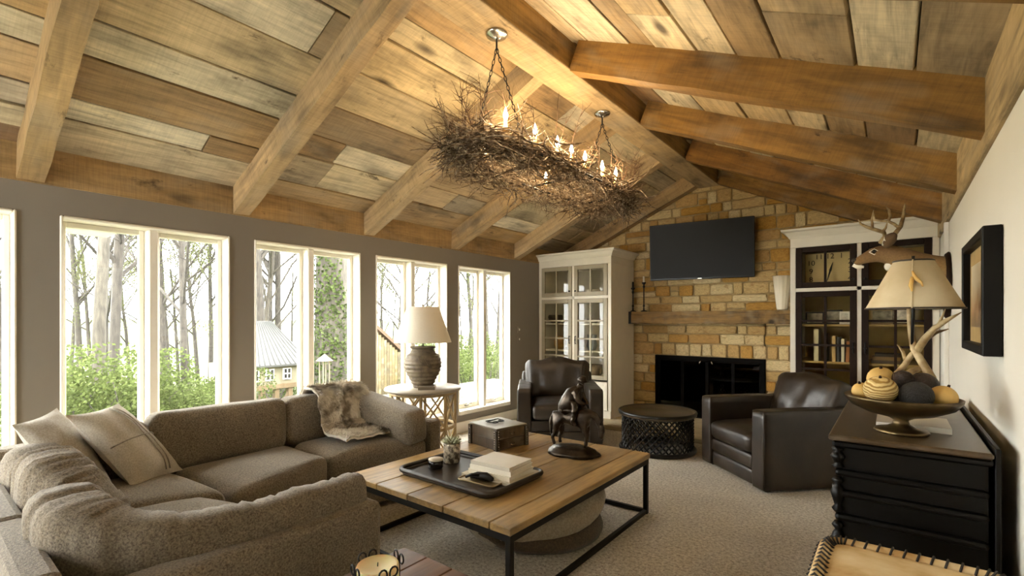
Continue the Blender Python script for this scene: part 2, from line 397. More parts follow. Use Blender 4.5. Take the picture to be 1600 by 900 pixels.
# plates along both walls
b = B().span((-.0, 0, -.005), (.05, LY, .25), bev=.004); b.obj('wall_plate', M_beam, ce, (XL-.04, YB, 0.0))
M_plate = wood('plate_wood', ['#b59c72'], grain=(9, .8, 9), saw=.08, knots=.8)
B().span((0, 0, 0), (.08, LY, .34), bev=.006).obj('wall_plate', M_plate, ce, (.31, YB, 2.10-ZW))
# ---------------- stone chimney wall ----------------
ws = struct(empty('wall_front', None, (0, YF, 0)))
FB = (-2.63, -1.24, .87)     # firebox x0, x1, top
b = B()
b.span((XL, .02, 0), (FB[0]+.02, .3, 2.2)); b.span((FB[1]-.02, .02, 0), (.45, .3, 2.2)); b.span((FB[0], .02, FB[2]), (FB[1], .3, 2.2))
b.add([(XL-.1, .02, 2.2), (.45, .02, 2.2), (-1.91, .02, 3.45), (XL-.1, .3, 2.2), (.45, .3, 2.2), (-1.91, .3, 3.45)], [(0, 1, 2), (3, 5, 4), (0, 3, 4, 1), (1, 4, 5, 2), (2, 5, 3, 0)])
b.obj('mortar_bed', M_mortar, ws)
SV = []
for k in range(9):
    rr = random.Random(k); bm = bmesh.new(); bmesh.ops.create_cube(bm, size=1)
    for q in bm.verts: q.co = Vector((q.co.x+rr.uniform(-.035, .035), q.co.y+(rr.uniform(-.25, .1) if q.co.y < 0 else 0), q.co.z+rr.uniform(-.06, .06)))
    bmesh.ops.bevel(bm, geom=[e for e in bm.edges if min(v.co.y for v in e.verts) < 0], offset=.085, segments=1, affect='EDGES')
    me = bpy.data.meshes.new('stone'); bm.to_mesh(me); bm.free(); me.materials.append(M_stone); SV.append(me)
def lay(x0, x1, z0, z1, dp=.06):
    o = link('stone', R.choice(SV), ws, ((x0+x1)/2, .03+R.uniform(-.012, .008), (z0+z1)/2)); o.scale = (x1-x0-.016, dp, z1-z0-.016); return o
def roofz(x): return cz(x)+ZW-.06
z = .05; nst = 0
while z < 3.3:
    hh = R.choice([.1, .12, .13, .15, .17]) if z > 1.3 else R.choice([.12, .13, .15])
    if .70 < z < .95:
        hh = .16 if abs(z-.87) < .08 else max(.07, .87-z) if z < .87 else hh
    if z < .87 < z+hh: hh = .87-z
    arch = abs(z-.87) < .02
    x = -3.06 if z < 2.28 else -3.9
    xe = -.84 if z < 2.28 else .3
    if arch: hh = .17
    while x < xe:
        wd = R.uniform(.14, .42)
        if arch and FB[0]-.1 < x < FB[1]: wd = R.uniform(.11, .2)
        if R.random() < .15: wd = .12
        e = min(x+wd, xe)
        if xe-e < .08: e = xe
        if z < FB[2]-.01:
            if x < FB[0]: e = min(e, FB[0]); e = FB[0] if FB[0]-e < .08 else e
            elif x < FB[1]-.001: x = FB[1]; continue
        top = min(roofz(x), roofz(e))
        if z+.04 < top:
            # now and then a tall block is split in two thin ones
            if hh > .14 and R.random() < .2 and not arch: lay(x, e, z, z+hh/2); lay(x, e, z+hh/2, min(z+hh, top))
            else: lay(x, e, z, min(z+hh, top))
            nst += 1
        x = e
    z += hh
# hearth slab and firebox
struct(B().span((XL, 5.45, 0), (XR, YF+.02, .05), bev=.008).obj('trim_2', M_hearth))
fb = thing('fireplace_insert', 'black metal fireplace insert with glass doors set into the stone wall', 'fireplace', (-1.935, YF, .05))
b = B(); hw = (FB[1]-FB[0])/2; hz = FB[2]-.05
for a, c in (((-hw, .45, 0), (hw, .5, hz)), ((-hw, .02, 0), (-hw+.03, .5, hz)), ((hw-.03, .02, 0), (hw, .5, hz)), ((-hw, .02, hz-.03), (hw, .5, hz)), ((-hw, .0, -.0), (hw, .5, .02))): b.span(a, c)
b.obj('firebox', M_dark, fb)
b = B()
for a, c in (((-hw, -.02, hz-.05), (hw, .01, hz)), ((-hw, -.02, .02), (-hw+.05, .01, hz-.05)), ((hw-.05, -.02, .02), (hw, .01, hz-.05)), ((-hw+.05, -.02, .02), (hw-.05, .01, .08))): b.span(a, c, bev=.003)
b.obj('surround', M_soot, fb)
for sd in (-1, 1):
    for k in range(2):
        a0 = -hw+.05+(0 if sd < 0 else hw-.05)+k*(hw-.05)/2; a1 = a0+(hw-.05)/2
        b = B()
        for p, q in (((a0, -.005, .08), (a0+.018, .01, hz-.05)), ((a1-.018, -.005, .08), (a1, .01, hz-.05)), ((a0, -.005, .08), (a1, .01, .1)), ((a0, -.005, hz-.07), (a1, .01, hz-.05))): b.span(p, q)
        d = b.obj('door', M_soot, fb); B().span((a0+.018, .0, .1), (a1-.018, .004, hz-.07)).obj('door_glass', glass('smoked_glass_%d%d' % (sd, k), (.12, .11, .1, 1), .6), d)
for sx in (-.06, .06): B().tube([(sx, -.02, hz-.055), (sx*1.2, -.05, hz-.06), (sx*1.4, -.05, hz-.09)], .008, 6).obj('handle', M_chrome, fb)
for k, (ax, ay, az, rz) in enumerate([(-.3, .28, .1, .1), (.1, .3, .1, -.15), (-.05, .25, .2, .4)]):
    B().tube([(-.28, 0, 0), (0, .01, .01), (.28, 0, 0)], [.05, .055, .045], 9, T(ax, ay, az, 0, 0, rz)).obj('log', plain('charred_log_%d' % k, '#2b1d12', .9, var=.4), fb)
# ---------------- sectional sofa ----------------
M_sofa = fabric('sofa_tweed', '#54483a', '#918571', 480, .8)
M_sofa_dark = plain('sofa_foot', '#1b140e', .6)
M_linen = fabric('natural_linen', '#9a9184', '#b9b2a5', 500, .25)
M_linen2 = fabric('pale_linen', '#aaa294', '#c6bfb1', 500, .25)
def sweep(path, zb, n=16, wr=.012, seed=1, N=40, wsc=5, pleat=0):
    """plump cushion swept along plan points (x, y, top z, thickness)"""
    pts = []
    for i in range(N+1):
        t = i/N*(len(path)-1); k = min(int(t), len(path)-2); f = t-k
        a, b_ = path[max(k-1, 0)], path[k]; c, d = path[k+1], path[min(k+2, len(path)-1)]
        pts.append(tuple(.5*((2*b_[q])+(-a[q]+c[q])*f+(2*a[q]-5*b_[q]+4*c[q]-d[q])*f*f+(-a[q]+3*b_[q]-3*c[q]+d[q])*f**3) for q in range(4)))
    vs = []; fs = []
    for i, p in enumerate(pts):
        q0, q1 = pts[max(i-1, 0)], pts[min(i+1, N)]; dx, dy = q1[0]-q0[0], q1[1]-q0[1]; l = math.hypot(dx, dy) or 1; nx, ny = -dy/l, dx/l
        e = min(i, N-i)/N*14; sc = (1-(1-min(e, 1))**2.5)**.5*.93+.07
        H = (p[2]-zb)/2; Wd = p[3]/2
        for k in range(n):
            a = 2*pi*k/n; ca, sa = cos(a), sin(a); ex = .58
            o = math.copysign(abs(ca)**ex, ca)*Wd*sc; z = zb+H+math.copysign(abs(sa)**ex, sa)*H*(sc*.35+.65)
            v = Vector((p[0]+nx*o, p[1]+ny*o, z)); nv = noise.noise_vector(Vector((p[0]*wsc*2, p[1]*wsc*2, z*wsc*.7+seed)))
            fold = noise.noise(Vector((i*.55+seed, 0, z*3)))
            v += nv*wr*.7+Vector((nx, ny, .3))*fold*wr*.6; v.z += pleat*noise.noise(Vector((i*1.1+seed, 0, 0)))*max(0, sa)*(1 if o < Wd*.8 else .4); v += Vector((nx, ny, 0))*pleat*.6*noise.noise(Vector((i*1.1+seed, 0, 0)))*ca; vs.append(v)
    for i in range(N):
        for k in range(n): a = i*n+k; c = i*n+(k+1) % n; fs.append((a, c, c+n, a+n))
    fs += [tuple(range(n))[::-1], tuple(range(N*n, (N+1)*n))]
    b = B(); b.add(vs, fs, None, True); return b
sofa = thing('sectional_sofa', 'large taupe tweed sectional sofa wrapping the corner by the windows', 'sofa', (-2.9, 1.2, 0))
def sp(name, b, mat=M_sofa): return b.obj(name, mat, sofa, (2.9, -1.2, 0))
def seat(q, z0=.22, h=.235, seed=0):
    w_ = math.dist(q[0], q[1]); l_ = math.dist(q[1], q[2])
    return sp('seat_cushion', B().cushion((w_, l_, h), .055, .035, 16, None, q, .008, 4, seed, side=.012))
ZS = .22
def raise_(o): o.location.z += ZS; return o
raise_(seat([(-3.44, 1.03), (-2.70, 1.10), (-2.93, 1.77), (-3.44, 1.75)], seed=1))
raise_(seat([(-3.44, 1.77), (-2.93, 1.79), (-2.78, 2.5), (-3.44, 2.5)], seed=2))
raise_(seat([(-3.5, .42), (-2.97, .42), (-2.72, 1.08), (-3.44, 1.01)], seed=3))
raise_(seat([(-2.96, .42), (-2.02, .42), (-2.02, 1.18), (-2.80, .97)], seed=4))
# upholstered bases under the seats
for q in ([(-3.6, 1.03), (-2.74, 1.11), (-2.96, 1.765), (-3.6, 1.765)], [(-3.6, 1.775), (-2.96, 1.79), (-2.82, 2.55), (-3.6, 2.55)], [(-3.6, .35), (-2.97, .35), (-2.76, 1.08), (-3.6, 1.02)], [(-2.96, .35), (-2.0, .35), (-2.0, 1.15), (-2.82, .95)]):
    sp('base', B().prism(q, .05, .235))
# frames (back A, arm at the far end, back C, arm D)
sp('back_frame', B().span((-3.76, .2, .05), (-3.6, 2.62, .68), bev=.03))
sp('arm_frame', B().span((-3.6, 2.52, .05), (-2.78, 2.64, .58), bev=.03))
sp('back_frame', B().span((-3.6, .2, .05), (-2.64, .31, .6), bev=.025))
sp('back_frame', B().span((-2.635, .2, .05), (-1.95, .31, .6), bev=.025))
sp('arm_frame', B().span((-1.97, .2, .05), (-1.83, 1.37, .53), bev=.028))
def backc(x, y, w_, h, t, rz, lean=.12, seed=0, sag=0):
    M = T(x, y, .43, 0, 0, rz) @ T(rx=-lean)
    return sp('back_cushion', B().cushion((w_, t, h), .055, .0, 20, M, None, .006, 5, seed, side=.02, warp=(lambda p: Vector((p.x, p.y, p.z-sag*(p.x/w_+.5)*max(0, p.z/h)))) if sag else None))
backc(-3.51, 1.335, .80, .36, .2, pi/2, .05, 5)
backc(-3.51, 2.07, .64, .355, .2, pi/2, .05, 6)
backc(-3.12, 2.40, .70, .34, .2, 0, -.05, 17, sag=.09)
backc(-3.51, .70, .44, .33, .2, pi/2, .05, 8)
sp('back_cushion', sweep([(-3.5, .44, .70, .22), (-3.3, .42, .75, .24), (-3.12, .42, .72, .22)], .42, seed=3, N=24))
sp('back_cushion', sweep([(-3.16, .46, .70, .22), (-3.0, .43, .77, .23), (-2.8, .43, .765, .24), (-2.62, .5, .69, .22), (-2.55, .6, .58, .18)], .42, seed=5, N=48, pleat=.022))
sp('back_cushion', sweep([(-2.60, .42, .66, .24), (-2.44, .39, .735, .23), (-2.22, .41, .72, .24), (-2.06, .54, .665, .2), (-1.975, .8, .64, .165), (-1.965, 1.1, .64, .165), (-1.965, 1.35, .645, .16)], .42, seed=9, N=96, pleat=.013))
for x, y in ((-3.65, .3), (-3.65, 2.5), (-2.9, 2.5), (-1.9, .3), (-1.9, 1.25), (-2.85, 1.2), (-2.9, .3)): sp('foot', B().lathe([(.025, 0), (.03, .055)], 10, T(x, y, 0)), M_sofa_dark)
# pillows
def pillow4(name, mat, q, t, label, cat='pillow', N=18, seed=0, group=None):
    TL, TR, BR, BL = [Vector(p) for p in q]; cen = (TL+TR+BR+BL)/4; nrm = (TR-BL).cross(TL-BR).normalized()
    vs = []; fs = []
    for sd in (1, -1):
        for i in range(N+1):
            for j in range(N+1):
                u, v = i/N, j/N; U, V = 2*u-1, 2*v-1
                u2 = .5+.5*U*(1-.07*(1-V*V)); v2 = .5+.5*V*(1-.07*(1-U*U))
                p = (TL*(1-u2)+TR*u2)*(1-v2)+(BL*(1-u2)+BR*u2)*v2
                th = t/2*((1-abs(U)**2.4)*(1-abs(V)**2.4))**.6
                vs.append(p+nrm*(sd*th+noise.noise(Vector((U*2.5+seed, V*2.5, sd)))*.012*(th/(t/2)))-cen)
    n2 = (N+1)**2
    for i in range(N):
        for j in range(N): a = i*(N+1)+j; f = (a, a+N+1, a+N+2, a+1); fs.append(f[::-1]); fs.append(tuple(x+n2 for x in f))
    t_ = thing(name, label, cat, tuple(cen), 0, group); B().add(vs, fs, None, True).obj('cover', mat, t_)
    return t_, nrm, cen, (TL, TR, BR, BL)
pt, nr, cen, (TL, TR, BR, BL) = pillow4('throw_pillow', M_linen2, (P(101, 649, x=-3.36), P(185, 630, x=-3.55), P(286, 734, x=-3.36), P(213, 769, x=-3.12)), .17, 'linen throw pillow with stitched patchwork panels in the sofa corner', seed=2)
def on_pillow(u, v):
    U, V = 2*u-1, 2*v-1; th = .17/2*((1-abs(U)**2.4)*(1-abs(V)**2.4))**.6
    u2 = .5+.5*U*(1-.07*(1-V*V)); v2 = .5+.5*V*(1-.07*(1-U*U)); p = (TL*(1-u2)+TR*u2)*(1-v2)+(BL*(1-u2)+BR*u2)*v2
    return p, th
sgn = 1 if nr.dot(Vector((0, 0, EYE))-cen) > 0 else -1
for line in ([(.62, i/16*.92+.04) for i in range(17)], [(.70, i/16*.92+.04) for i in range(17)], [(i/16*.92+.04, .5) for i in range(17)]):
    pts = []
    for u, v in line: p, th = on_pillow(u, v); pts.append(p+nr*sgn*(th+.006+noise.noise(Vector(((2*u-1)*2.5+2, (2*v-1)*2.5, sgn)))*.012*(th/.085))-cen)
    B().tube(pts, .004, 5).obj('seam', M_linen, pt)
pillow4('throw_pillow', M_linen, (P(18, 664, x=-3.40), P(89, 637, x=-3.6), P(178, 758, x=-3.3), P(110, 775, x=-3.1)), .15, 'plain linen throw pillow tucked behind the patchwork pillow', seed=7)
# fur throw over the back cushion
def fur_throw():
    th = thing('fur_throw', 'shaggy grey and cream faux fur throw draped over the sofa back', 'throw', (-3.4, 2.06, .46))
    prof = [(-3.66, .62), (-3.64, .74), (-3.56, .815), (-3.46, .815), (-3.385, .76), (-3.36, .66), (-3.34, .56), (-3.28, .505), (-3.18, .50), (-3.08, .50), (-2.98, .495)]
    NU, NV = 30, 16; g = []
    for i in range(NU+1):
        t = i/NU*(len(prof)-1); k = min(int(t), len(prof)-2); f = t-k
        x = prof[k][0]*(1-f)+prof[k+1][0]*f; z = prof[k][1]*(1-f)+prof[k+1][1]*f
        row = []
        for j in range(NV+1):
            s_ = j/NV; y = 1.93+.44*s_+.05*(i/NU)*(s_-.2)
            fold = noise.noise(Vector((y*9, x*1.2+i*.05, 2)))*.04+sin(s_*15+i*.1)*.014
            row.append(Vector((x+max(0, fold)+.012, y+noise.noise(Vector((i*.4, j*.3, 5)))*.02, z+abs(fold)*.8+.015+(.012 if i > 18 else 0))))
        g.append(row)
    off = Vector((-3.4, 2.06, .46)); vs = [p-off for r in g for p in r]; n = NV+1
    nvs = len(vs); vs += [p-Vector((0, 0, .018)) for p in vs]
    fs = [(i*n+j, (i+1)*n+j, (i+1)*n+j+1, i*n+j+1) for i in range(NU) for j in range(NV)]
    fs += [tuple(q+nvs for q in f[::-1]) for f in fs]
    for i in range(NU): fs += [(i*n, i*n+nvs, (i+1)*n+nvs, (i+1)*n), (i*n+NV, (i+1)*n+NV, (i+1)*n+NV+nvs, i*n+NV+nvs)]
    for j in range(NV): fs += [(NU*n+j, NU*n+j+1+0, NU*n+j+1+nvs, NU*n+j+nvs)]
    s = NT('fur_base'); v = s.coord((1, 1, 1), False); c = s.ramp(s.noise(v, 7, 3), [(.34, '#6f6250'), (.44, '#b3a999'), (.54, '#ece6da')]); mf = s.out(c, .95)
    B().add(vs, fs, None, True).obj('backing', mf, th)
    rr = random.Random(4); b = B()
    for q in range(11000):
        i, j = rr.randrange(NU), rr.randrange(NV); a, bb, cc = g[i][j], g[i+1][j], g[i][j+1]
        f1, f2 = rr.random(), rr.random(); p = a+(bb-a)*f1+(cc-a)*f2-off; nm = (bb-a).cross(cc-a).normalized()
        if nm.x+nm.z < 0: nm = -nm
        d = (nm*.6+(bb-a).normalized()*.8+Vector((rr.uniform(-.5, .5), rr.uniform(-.5, .5), rr.uniform(-.3, .3)))).normalized()*rr.uniform(.02, .042)
        sd = d.cross(nm).normalized()*.0038; b.add([p-sd, p+sd, p+d], [(0, 1, 2)])
    b.obj('fur', mf, th)['kind'] = 'stuff'
fur_throw()
# ---------------- coffee table ----------------
M_table = wood('table_wood', ['#9f8152', '#b8965f', '#8c6d40'], grain=(16, 1.2, 16), rough=.42, knots=.6, contrast=.45, bump=.15)
TX0, TX1, TY0, TY1, TZ = -2.6, -1.34, 1.69, 3.27, .42
ct = thing('coffee_table', 'large square plank coffee table on a black steel frame', 'table', ((TX0+TX1)/2, (TY0+TY1)/2, 0))
hx, hy = (TX1-TX0)/2, (TY1-TY0)/2
seams = [-hx, P(588, 780, y=TY0).x-(TX0+TX1)/2, P(636, 780, y=TY0).x-(TX0+TX1)/2, P(691, 780, y=TY0).x-(TX0+TX1)/2, P(764, 780, y=TY0).x-(TX0+TX1)/2, hx]
for i in range(5):
    a, c = seams[i]+.002, seams[i+1]-.002
    B().box((0, 0, 0), (c-a, 2*hy+R.uniform(-.006, .006), .035), bev=.004).obj('plank', M_table, ct, ((a+c)/2, 0, TZ-.0175))
b = B()
for a, c in (((-hx+.01, -hy+.01, TZ-.07), (hx-.01, -hy+.03, TZ-.035)), ((-hx+.01, hy-.03, TZ-.07), (hx-.01, hy-.01, TZ-.035)), ((-hx+.01, -hy+.03, TZ-.07), (-hx+.03, hy-.03, TZ-.035)), ((hx-.03, -hy+.03, TZ-.07), (hx-.01, hy-.03, TZ-.035))): b.span(a, c)
b.obj('apron', M_black, ct)
for sx in (-1, 1):
    for sy in (-1, 1): B().box((sx*(hx-.025), sy*(hy-.025), (TZ-.07)/2), (.03, .03, TZ-.07), bev=.002).obj('leg', M_black, ct)
    B().span((sx*(hx-.025)-.012, -hy+.04, .005), (sx*(hx-.025)+.012, hy-.04, .03)).obj('floor_rail', M_black, ct)
for sy in (-1, 1): B().span((-hx+.04, sy*(hy-.025)-.012, .005), (hx-.04, sy*(hy-.025)+.012, .03)).obj('floor_rail', M_black, ct)
# pet bed under the table
M_bed = fabric('pet_bed_plush', '#8c7f6a', '#ab9f89', 300, .4)
bd = thing('pet_bed', 'oval padded pet bed with a rolled rim under the coffee table', 'pet bed', (-1.86, 2.58, 0))
b = B(); pts = []; rd = []
for k in range(36):
    a = 2*pi*k/36; pts.append((.40*cos(a), .36*sin(a), max(.06, .14+.11*cos(a-.8))+.008*sin(a*5))); rd.append(.055+.008*sin(a*3+1)+.02*max(0, cos(a)))
b.tube(pts, rd, 12, closed=True).obj('rim', M_bed, bd)
B().tube([(.40*cos(2*pi*k/36), .36*sin(2*pi*k/36), .062) for k in range(36)], .062, 10, closed=True).obj('base_ring', fabric('pet_bed_base', '#3d3224', '#5a4c39', 300, .4), bd)
B().lathe([(.05, .06), (.3, .062), (.38, .05), (.3, .0)], 28, T(s=1) @ Matrix.Diagonal((1.0, .92, 1, 1))).obj('mat', bpy.data.materials['pet_bed_base'], bd)
bl = thing('folded_blanket', 'crumpled cream and brown blanket lying in the pet bed', 'blanket', (-1.78, 2.58, .085))
B().cushion((.4, .5, .09), .04, .05, 18, T(0, 0, 0, 0, 0, .4), None, .05, 9, 3).obj('cloth', fabric('blanket_weave', '#75604a', '#d4cab8', 200, .3, mottling=14), bl)
# ---------------- tray and what stands on it ----------------
M_trayw = wood('tray_wood', ['#2a211a'], grain=(12, 1, 12), rough=.4, knots=0, contrast=.3, blotch=False)
tx, ty = -2.005, 2.14
tr = thing('serving_tray', 'dark rectangular tray with rounded rim on the coffee table', 'tray', (tx, ty, TZ))
def rrect(w_, h_, r, n=5):
    o = []
    for cx, cy, a0 in ((w_/2-r, h_/2-r, 0), (-w_/2+r, h_/2-r, pi/2), (-w_/2+r, -h_/2+r, pi), (w_/2-r, -h_/2+r, 3*pi/2)):
        for k in range(n+1): a = a0+pi/2*k/n; o.append((cx+r*cos(a), cy+r*sin(a)))
    return o
B().prism(rrect(.72, .49, .05), .004, .014).obj('tray_base', M_trayw, tr)
B().tube([(x, y, .028) for x, y in rrect(.74, .51, .06)], [.014]*24, 8, closed=True).obj('rim', M_trayw, tr)
B().tube([(x, y, .012) for x, y in rrect(.72, .49, .06)], [.012]*24, 8, closed=True).obj('rim_foot', M_trayw, tr)
ZT = TZ+.014
# succulent in a mercury glass cup
p = P(706, 722, z=ZT)
sc = thing('potted_succulent', 'pale succulent in a speckled glass cup on the tray', 'plant', (p.x, p.y, ZT))
s_ = NT('mercury_glass'); v = s_.coord(); c = s_.ramp(s_.noise(v, 45, 3), [(.4, '#5d5244'), (.6, '#cbbfa8')]); M_merc = s_.out(c, .3, .4)
B().lathe([(.045, 0), (.052, .01), (.054, .12), (.052, .125), (.046, .125), (.046, .1)], 20).obj('cup', M_merc, sc)
M_succ = plain('succulent_leaf', '#a9ad92', .6, var=.2, nscale=20)
rr = random.Random(3)
for k in range(34):
    a = k*2.399; t = k/34; el = .2+1.1*(1-t); L_ = .06
    B().tube([(0, 0, 0), (L_*.5*cos(el), 0, L_*.5*sin(el)), (L_*cos(el*.8), 0, L_*sin(el*.8)+.004)], [.004, .0085, .001], 5, T(.012*cos(a), .012*sin(a), .118, 0, 0, a)).obj('leaf', M_succ, sc)
p = P(681, 731, z=ZT)
cu = thing('squat_candle', 'squat black lidded candle jar at the left of the tray', 'candle', (p.x, p.y, ZT))
B().lathe([(.04, 0), (.046, .008), (.046, .042), (.042, .048)], 20).obj('jar', plain('black_glaze', '#17130f', .25, var=.2), cu)
B().lathe([(.045, .048), (.047, .05), (.046, .058), (.0, .06)], 20).obj('lid', plain('pale_lid', '#b9ad97', .5), cu)
# stacked books, turned with the tray
M_page = plain('page_edges', '#d8d0be', .9, var=.06, nscale=60)
def book(name, label, cat, loc, rz, w_, l_, t_, cover, group=None, spine_text=None):
    bk = thing(name, label, cat, loc, rz, group)
    B().span((-w_/2+.004, -l_/2+.004, .003), (w_/2-.004, l_/2-.004, t_-.003)).obj('pages', M_page, bk)
    mc = plain('book_cover_'+cover, '#'+cover, .45, var=.06) if ('book_cover_'+cover) not in bpy.data.materials else bpy.data.materials['book_cover_'+cover]
    b = B().span((-w_/2, -l_/2, 0), (w_/2, l_/2, .003)).span((-w_/2, -l_/2, t_-.003), (w_/2, l_/2, t_)).span((-w_/2, -l_/2, .003), (w_/2, -l_/2+.003, t_-.003))
    b.obj('cover', mc, bk); return bk
pc = Vector((-1.83, 2.18, 0)); zz = ZT
for i, (w_, l_, t_, cv, dr, lab) in enumerate([(.37, .29, .018, 'b9ae98', .02, 'bottom book of the stack on the tray, widest, beige cover'), (.30, .25, .026, 'd8cfba', -.01, 'second book from the bottom of the stack on the tray, cream cover'), (.29, .235, .026, 'e6dfce', .03, 'second book from the top of the stack on the tray, ivory cover'), (.28, .23, .022, 'c8bfae', 0, 'glossy top book of the stack on the tray')]):
    book('book', lab, 'book', (pc.x, pc.y+.04, zz), .05+dr, w_, l_, t_, cv, 'books stacked on the tray'); zz += t_
# shallow dish with a pair of dark binocular-like glasses
p = P(752, 752, z=ZT)
ds = thing('shallow_dish', 'small rectangular metal dish lying at the front of the tray', 'dish', (p.x, p.y, ZT), .05)
B().prism(rrect(.26, .12, .02), 0, .006).tube([(x, y, .008) for x, y in rrect(.26, .12, .02)], .005, 6, closed=True).obj('plate', plain('antique_brass', '#8a7856', .35, .8), ds)
bn = thing('corkscrew', 'black metal bottle opener lying across the small dish', 'tool', (p.x, p.y, ZT+.01), .3)
B().tube([(-.07, 0, .012), (-.03, .01, .018), (.03, .005, .02), (.075, -.01, .012)], [.012, .02, .022, .012], 10).obj('handle', M_black, bn)
B().tube([(.0, .0, .025), (-.05, -.02, .03), (-.09, -.015, .01)], .008, 8).obj('lever', M_black, bn)
# ---------------- studded wooden box ----------------
M_boxw = wood('box_wood', ['#4a3a28', '#55442f'], grain=(12, 12, 1), rough=.5, knots=.2, contrast=.4)
pa, pb, pcn = P(785, 702, z=TZ), P(727, 695, z=TZ), P(829, 692, z=TZ)
ang = math.atan2(pcn.y-pa.y, pcn.x-pa.x); wA = (pa-pb).length; wB = (pcn-pa).length
cc = (pb+pcn)/2
bx = thing('wooden_box', 'dark wooden two tier box with studded metal corners on the coffee table', 'box', (cc.x, cc.y, TZ), ang)
bw, bl_ = wB, max(.2, wA)
B().box((0, 0, .0375), (bw, bl_, .075), bev=.003).obj('lower_tier', M_boxw, bx)
B().box((0, 0, .112), (bw+.006, bl_+.006, .07), bev=.003).obj('upper_tier', M_boxw, bx)
B().box((0, 0, .153), (bw+.02, bl_+.02, .014), bev=.004).obj('lid', plain('box_lid', '#6e6453', .4, var=.2), bx)
for sx in (-1, 1):
    for sy in (-1, 1):
        B().box((sx*bw/2, sy*bl_/2, .074), (.034, .034, .146), bev=.002).obj('corner_strap', plain('aged_iron', '#4b4237', .5, .5), bx) if not bpy.data.materials.get('aged_iron') else B().box((sx*bw/2, sy*bl_/2, .074), (.034, .034, .146), bev=.002).obj('corner_strap', bpy.data.materials['aged_iron'], bx)
        b = B()
        for k in range(8): b.sphere((sx*(bw/2+.017), sy*(bl_/2-.004), .015+.0175*k), .0055, 6, 4).sphere((sx*(bw/2-.004), sy*(bl_/2+.017), .015+.0175*k), .0055, 6, 4)
        b.obj('studs', M_chrome, bx)
for z in (.04, .115): B().tube([(-.02, -bl_/2-.004, z), (-.012, -bl_/2-.02, z-.01), (.012, -bl_/2-.02, z-.01), (.02, -bl_/2-.004, z)], .003, 6).tube([(-.02-bw*.5+.0, 0, z)]*2, .001, 3).obj('latch', M_chrome, bx)
kn = thing('spectacles', 'folded dark spectacles lying on the lid of the wooden box', 'glasses', (cc.x, cc.y, TZ+.161), ang+.2)
for sx in (-.035, .035): B().tube([(sx+.026*cos(a*pi/6), .02*sin(a*pi/6), .008) for a in range(12)], .004, 6, closed=True).obj('rim', M_black, kn)
B().tube([(-.06, .0, .008), (-.07, .05, .008), (.05, .07, .006)], .004, 6).obj('temple', M_black, kn)
B().tube([(.06, .0, .008), (.07, .06, .01), (-.05, .08, .008)], .004, 6).obj('temple', M_black, kn)
# ---------------- bronze horse and rider ----------------
M_bronze = NT('dark_bronze'); v = M_bronze.coord(); M_bronze.bump(M_bronze.noise(v, 40, 4), .5, .004); M_bronze = M_bronze.out(M_bronze.ramp(M_bronze.noise(v, 18, 3), [(.3, '#1d1611'), (.7, '#4a3f33')]), .35, .75)
def skin(name, nodes, edges, mat, parent, loc=(0, 0, 0), rz=0, sub=2, root=0, fat=1.0):
    me = bpy.data.meshes.new(name); me.from_pydata([n[0] for n in nodes], edges, []); o = link(name, me)
    o.modifiers.new('s', 'SKIN'); me.materials.append(mat)
    for i, n in enumerate(nodes):
        r = n[1]; me.skin_vertices[0].data[i].radius = (r*fat, r*fat) if not isinstance(r, tuple) else r
    me.skin_vertices[0].data[root].use_root = True
    m = o.modifiers.new('u', 'SUBSURF'); m.levels = sub; m.render_levels = sub
    dg = bpy.context.evaluated_depsgraph_get(); n2 = bpy.data.meshes.new_from_object(o.evaluated_get(dg)); bpy.data.objects.remove(o)
    n2.polygons.foreach_set('use_smooth', [True]*len(n2.polygons)); n2.materials.clear(); n2.materials.append(mat); n2.name = name
    o = link(name, n2, parent, loc, (0, 0, rz)); return o
p = P(895, 710, z=TZ)
st = thing('horse_rider_statue', 'dark bronze statue of a rider on a weary horse on the coffee table', 'statue', (p.x, p.y, TZ), radians(10))
B().lathe([(.12, 0), (.125, .008), (.12, .02), (.11, .024), (.105, .035), (.07, .05), (.0, .055)], 24, Matrix.Diagonal((1.25, .8, 1, 1)), wob=lambda a, z: .05*sin(a*5)+.03*sin(a*9+z*60)).obj('plinth', M_bronze, st)
# horse faces +X, head drooping
hn = [((-.075, 0, .215), .042), ((0, 0, .21), .040), ((.065, 0, .215), .042), ((.105, 0, .245), .028), ((.138, 0, .228), .022), ((.162, 0, .185), .017), ((.172, 0, .145), .017), ((.160, 0, .105), .011),
      ((-.09, .022, .17), .024), ((-.075, .024, .125), .014), ((-.092, .024, .09), .009), ((-.085, .024, .05), .009),
      ((-.09, -.022, .17), .024), ((-.10, -.024, .12), .014), ((-.115, -.024, .09), .009), ((-.10, -.024, .05), .009),
      ((.075, .022, .17), .019), ((.078, .022, .11), .011), ((.07, .022, .05), .009), ((.07, -.022, .17), .019), ((.09, -.024, .115), .011), ((.08, -.024, .05), .009),
      ((-.115, 0, .225), .014), ((-.135, 0, .17), .014), ((-.13, 0, .10), .006)]
he = [(0, 1), (1, 2), (2, 3), (3, 4), (4, 5), (5, 6), (6, 7), (0, 8), (8, 9), (9, 10), (10, 11), (0, 12), (12, 13), (13, 14), (14, 15), (2, 16), (16, 17), (17, 18), (2, 19), (19, 20), (20, 21), (0, 22), (22, 23), (23, 24)]
hs = skin('horse', hn, he, M_bronze, st, root=1, fat=1.12)
b = B()
for sy in (-1, 1): b.tube([(.165, sy*.014, .19), (.172, sy*.022, .212)], [.007, .002], 6)
b.obj('ear', M_bronze, hs)
B().cushion((.11, .1, .02), .01, .01, 8, T(-.01, 0, .245), None, .004, 20).obj('saddle_blanket', M_bronze, hs)
